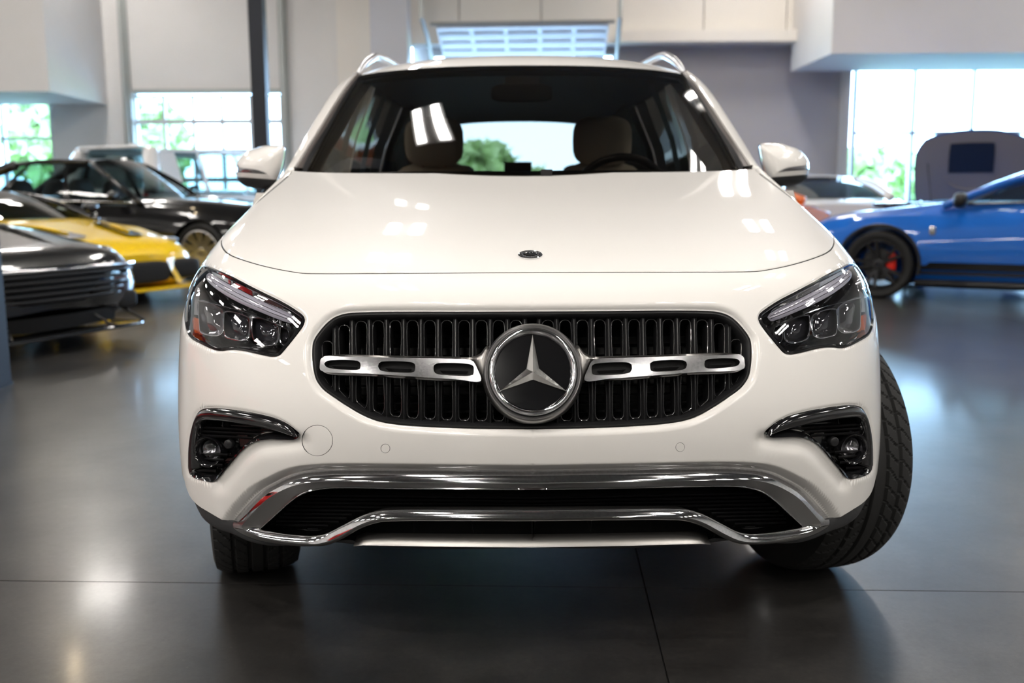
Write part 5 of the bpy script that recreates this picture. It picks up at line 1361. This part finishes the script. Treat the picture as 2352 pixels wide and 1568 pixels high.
# ---- yellow mid-engined sports car
def yellow_car():
    o = empty('sports_car', label='yellow sports car with black bonnet vents between two black cars', cat='car')
    st = [(0, .24, .44, .50, .55, .48), (.08, .20, .50, .56, .80, .70), (.35, .16, .60, .66, .93, .84), (.95, .14, .74, .76, .97, .86), (1.5, .13, .80, .84, .96, .82), (2.4, .13, .84, .88, .96, .84), (3.4, .16, .90, .94, .98, .84), (4.3, .22, .86, .94, .94, .78), (4.6, .34, .80, .88, .80, .66)]
    ax = [(1.0, .34), (3.6, .34)]; V, Fc = loft_body(st, 72); obj('body', cut_arches(V, Fc, ax, .83, .37), YELLOW_PAINT, o)
    greenhouse(o, dict(y0=1.45, y1=2.25, y2=2.85, y3=4.1, zb=.83, zr=1.16, wb=.76, wr=.48, zh=.85, zd=.93, cp=.08), GLOSS_BLACK, GLASS_BG, (), GLOSS_BLACK)
    wheelset(o, ax, .83, .335, .25, DARK_ALLOY, 5, True, .28)
    top_z = lambda x, y: float(np.interp(y, [.08, .35, .95, 1.5], [.54, .655, .765, .84]))-.05*(abs(x)/.86)**2*2
    for s in (-1, 1):
        P = [(.26, .36), (.32, .75), (.42, 1.12), (.66, 1.22), (.62, .80), (.48, .42)]
        L_ = catmull(P, True, .04); c = L_.mean(0)
        V = [(s*q[0], q[1], top_z(q[0], q[1])+.040) for q in L_]+[(s*c[0], c[1], top_z(*c)+.044)]
        mk('bonnet_vent', V, [(i, (i+1) % len(L_), len(L_)) for i in range(len(L_))], GLOSS_BLACK, o)
        mk('vent_blade', *tube([(s*.36, .5, top_z(.36, .5)+.05), (s*.42, .8, top_z(.42, .8)+.056), (s*.54, 1.1, top_z(.54, 1.1)+.056)], [.010, .018, .010], 8), YELLOW_PAINT, o, angle=180)
        lamp_blob(o, 'headlamp', (s*.74, .42, .62), (.07, .20, .03), LAMP_GLASS)
        mk('side_intake', *rbox((s*.62, .045, .33), (.22, .08, .105), n=4), MATT_BLACK, o)
        mk('intake_blade', *strip([[(s*.36, -.03, .44), (s*.48, -.01, .46)], [(s*.40, -.06, .30), (s*.50, -.03, .30)], [(s*.46, -.07, .19), (s*.56, -.03, .19)]]), YELLOW_PAINT, o)
        side_mirror(o, s, .80, 1.75, .95, GLOSS_BLACK, .9)
    mk('front_grille', *rbox((0, .0, .32), (.40, .06, .11), n=5), MATT_BLACK, o)
    mk('splitter', *rbox((0, .16, .145), (.93, .24, .020), n=6), YELLOW_PAINT, o)
    p = np.array([-3.42, 10.25]); place(o, p, (.80, .08), R(62))
yellow_car()

# ---- graphite grand tourer
def grey_gt():
    o = empty('grand_tourer', label='dark graphite grand tourer with a wide slatted grille beside the slate blue post', cat='car')
    st = [(0, .30, .55, .60, .58, .52), (.07, .24, .60, .66, .80, .70), (.35, .18, .68, .74, .93, .82), (.95, .16, .78, .84, .955, .84), (1.7, .15, .84, .92, .94, .80), (2.6, .15, .88, .95, .94, .82), (3.6, .17, .92, .97, .97, .84), (4.4, .24, .88, .98, .92, .74), (4.72, .34, .80, .92, .80, .62)]
    ax = [(.95, .35), (3.70, .35)]; V, Fc = loft_body(st, 72); obj('body', cut_arches(V, Fc, ax, .82, .385), GREY_PAINT, o)
    greenhouse(o, dict(y0=1.75, y1=2.6, y2=3.1, y3=4.3, zb=.90, zr=1.29, wb=.78, wr=.52, zh=.94, zd=.98, cp=.08), GREY_PAINT, GLASS_BG, (), GLOSS_BLACK)
    wheelset(o, ax, .82, .35, .265, DARK_ALLOY, 10, False, .28)
    gr = mk('front_grille', *grid3(lambda u, v: ((2*u-1)*.76*(1-.22*(1-v)), -.035+.075*(2*u-1)**2+.02*(1-v), .34+.22*v), 15, 6), MATT_BLACK, o)
    for k in range(5):
        z = .37+.042*k; hw = .76*(1-.22*(1-(z-.34)/.22))
        mk('grille_slat', *tube([((2*u-1)*hw, -.048+.075*(2*u-1)**2, z) for u in np.linspace(0, 1, 15)], .011, 8), DARK_ALLOY, gr, angle=180)
    mk('grille_surround', *tube([((2*u-1)*.77, -.045+.075*(2*u-1)**2, .575) for u in np.linspace(0, 1, 15)], .014, 8), CHROME, gr, angle=180)
    mk('lower_intake', *grid3(lambda u, v: ((2*u-1)*.62, .0+.10*(2*u-1)**2-.03*v, .16+.10*v), 13, 4), MATT_BLACK, o)
    mk('splitter', *rbox((0, .12, .125), (.80, .24, .016), n=5), GLOSS_BLACK, o)
    for s in (-1, 1):
        mk('splitter_strut', *tube([(s*.36, .03, .235), (s*.42, -.10, .135)], .011, 6), CHROME, o)
        mk('splitter_strut', *tube([(s*.72, .12, .235), (s*.80, -.02, .135)], .011, 6), CHROME, o)
        lamp_blob(o, 'headlamp', (s*.70, .36, .67), (.07, .18, .035), LAMP_GLASS)
        mk('side_intake', *rbox((s*.72, .10, .30), (.10, .06, .07), n=4), MATT_BLACK, o)
        side_mirror(o, s, .82, 2.0, 1.0, GREY_PAINT, .9)
        mk('bonnet_crease', *tube([(s*.30, .25, .715), (s*.40, .9, .845), (s*.46, 1.6, .905)], [.006, .016, .012], 8), GREY_PAINT, o, angle=180)
    p = np.array([-2.93, 7.25]); place(o, p, (.72, .07), R(66))
grey_gt()

# ---- white tall SUV
def white_tall():
    o = empty('tall_suv', label='tall white SUV seen from behind in front of the glazed garage door', cat='car')
    st = [(0, .45, .85, .98, .80, .72), (.12, .36, .95, 1.08, .92, .82), (.6, .30, 1.02, 1.14, .97, .86), (1.5, .28, 1.06, 1.18, .98, .88), (3.0, .28, 1.10, 1.20, .98, .90), (4.4, .30, 1.12, 1.20, .97, .90), (4.8, .36, 1.10, 1.20, .94, .86), (4.86, .42, 1.06, 1.16, .90, .82)]
    ax = [(.90, .39), (3.80, .39)]; V, Fc = loft_body(st, 48); obj('body', cut_arches(V, Fc, ax, .83, .43), WHITE2, o)
    greenhouse(o, dict(y0=1.45, y1=2.0, y2=4.55, y3=4.78, zb=1.12, zr=1.86, wb=.89, wr=.72, zh=1.18, zd=1.16, cp=.13, drop=.02, bm=WHITE2), WHITE2, GLASS_BG2, ((.30, .25, .03), (.62, .60, .03), (.86, .88, .14)), GLOSS_BLACK)
    wheelset(o, ax, .83, .39, .28, ALLOY, 5, True, .27)
    mk('rear_spoiler', *rbox((0, 4.62, 1.84), (.68, .16, .03), n=5), WHITE2, o, angle=180); mk('roof_aerial', *rbox((0, 4.2, 1.89), (.04, .10, .04)), WHITE2, o, angle=180)
    for s in (-1, 1):
        side_mirror(o, s, .92, 1.75, 1.22, SATIN_BLACK, 1.1); lamp_blob(o, 'headlamp', (s*.70, .12, .86), (.14, .08, .06), LAMP_GLASS)
        lamp_blob(o, 'tail_lamp', (s*.82, 4.80, 1.0), (.05, .06, .14), mat('tall_tail_red', (.5, .02, .02), .2, coat=1))
    p = at(350, 400, 14.9); place(o, (float(p[0]), 14.9), (-.90, 4.72), R(155))
white_tall()

# ---- orange and white coupes by the storefront
def small_coupe(label, pm_, gm, roof=None):
    o = empty('coupe', label=label, cat='car')
    st = [(0, .3, .56, .62, .60, .54), (.10, .24, .62, .70, .80, .70), (.5, .19, .74, .80, .92, .82), (1.3, .17, .84, .90, .92, .80), (2.4, .17, .90, .94, .92, .80), (3.5, .19, .94, .96, .94, .82), (4.2, .26, .90, .94, .88, .72), (4.45, .36, .80, .88, .78, .62)]
    ax = [(.9, .34), (3.45, .34)]; V, Fc = loft_body(st, 44); obj('body', cut_arches(V, Fc, ax, .80, .375), pm_, o)
    greenhouse(o, dict(y0=1.45, y1=2.2, y2=2.95, y3=4.05, zb=.91, zr=1.33, wb=.78, wr=.55, zd=.97, cp=.07), pm_, gm, ((.55, .6, .05),), GLOSS_BLACK)
    wheelset(o, ax, .80, .335, .25, DARK_ALLOY, 5, True, .26)
    for s in (-1, 1):
        side_mirror(o, s, .80, 1.8, .98, pm_); lamp_blob(o, 'headlamp', (s*.62, .14, .66), (.12, .10, .04), LAMP_GLASS); lamp_blob(o, 'tail_lamp', (s*.6, 4.40, .80), (.16, .05, .04), mat('small_tail_red', (.5, .02, .02), .2, coat=1))
    mk('front_grille', *rbox((0, .03, .42), (.42, .05, .09), n=5), MATT_BLACK, o)
    return o
oc = small_coupe('orange coupe with a black rear screen beside the white coupe', ORANGE_PAINT, GLASS_DARK)
p = at(1872, 420, 13.1); place(oc, (float(p[0]), 13.1), (-.70, 4.2), R(225))
wc = small_coupe('white coupe seen from behind between the orange coupe and the storefront glass', WHITE2, GLASS_BG)
place(wc, (4.95, 14.75), (0, 4.3), R(174)); wc.scale = (1.05, 1.05, 1.05)
rc = small_coupe('red coupe parked beside the white car, mirrored in its chrome trim', RED_PAINT, GLASS_BG)
place(rc, (-4.9, .3), (0, 0), R(0))
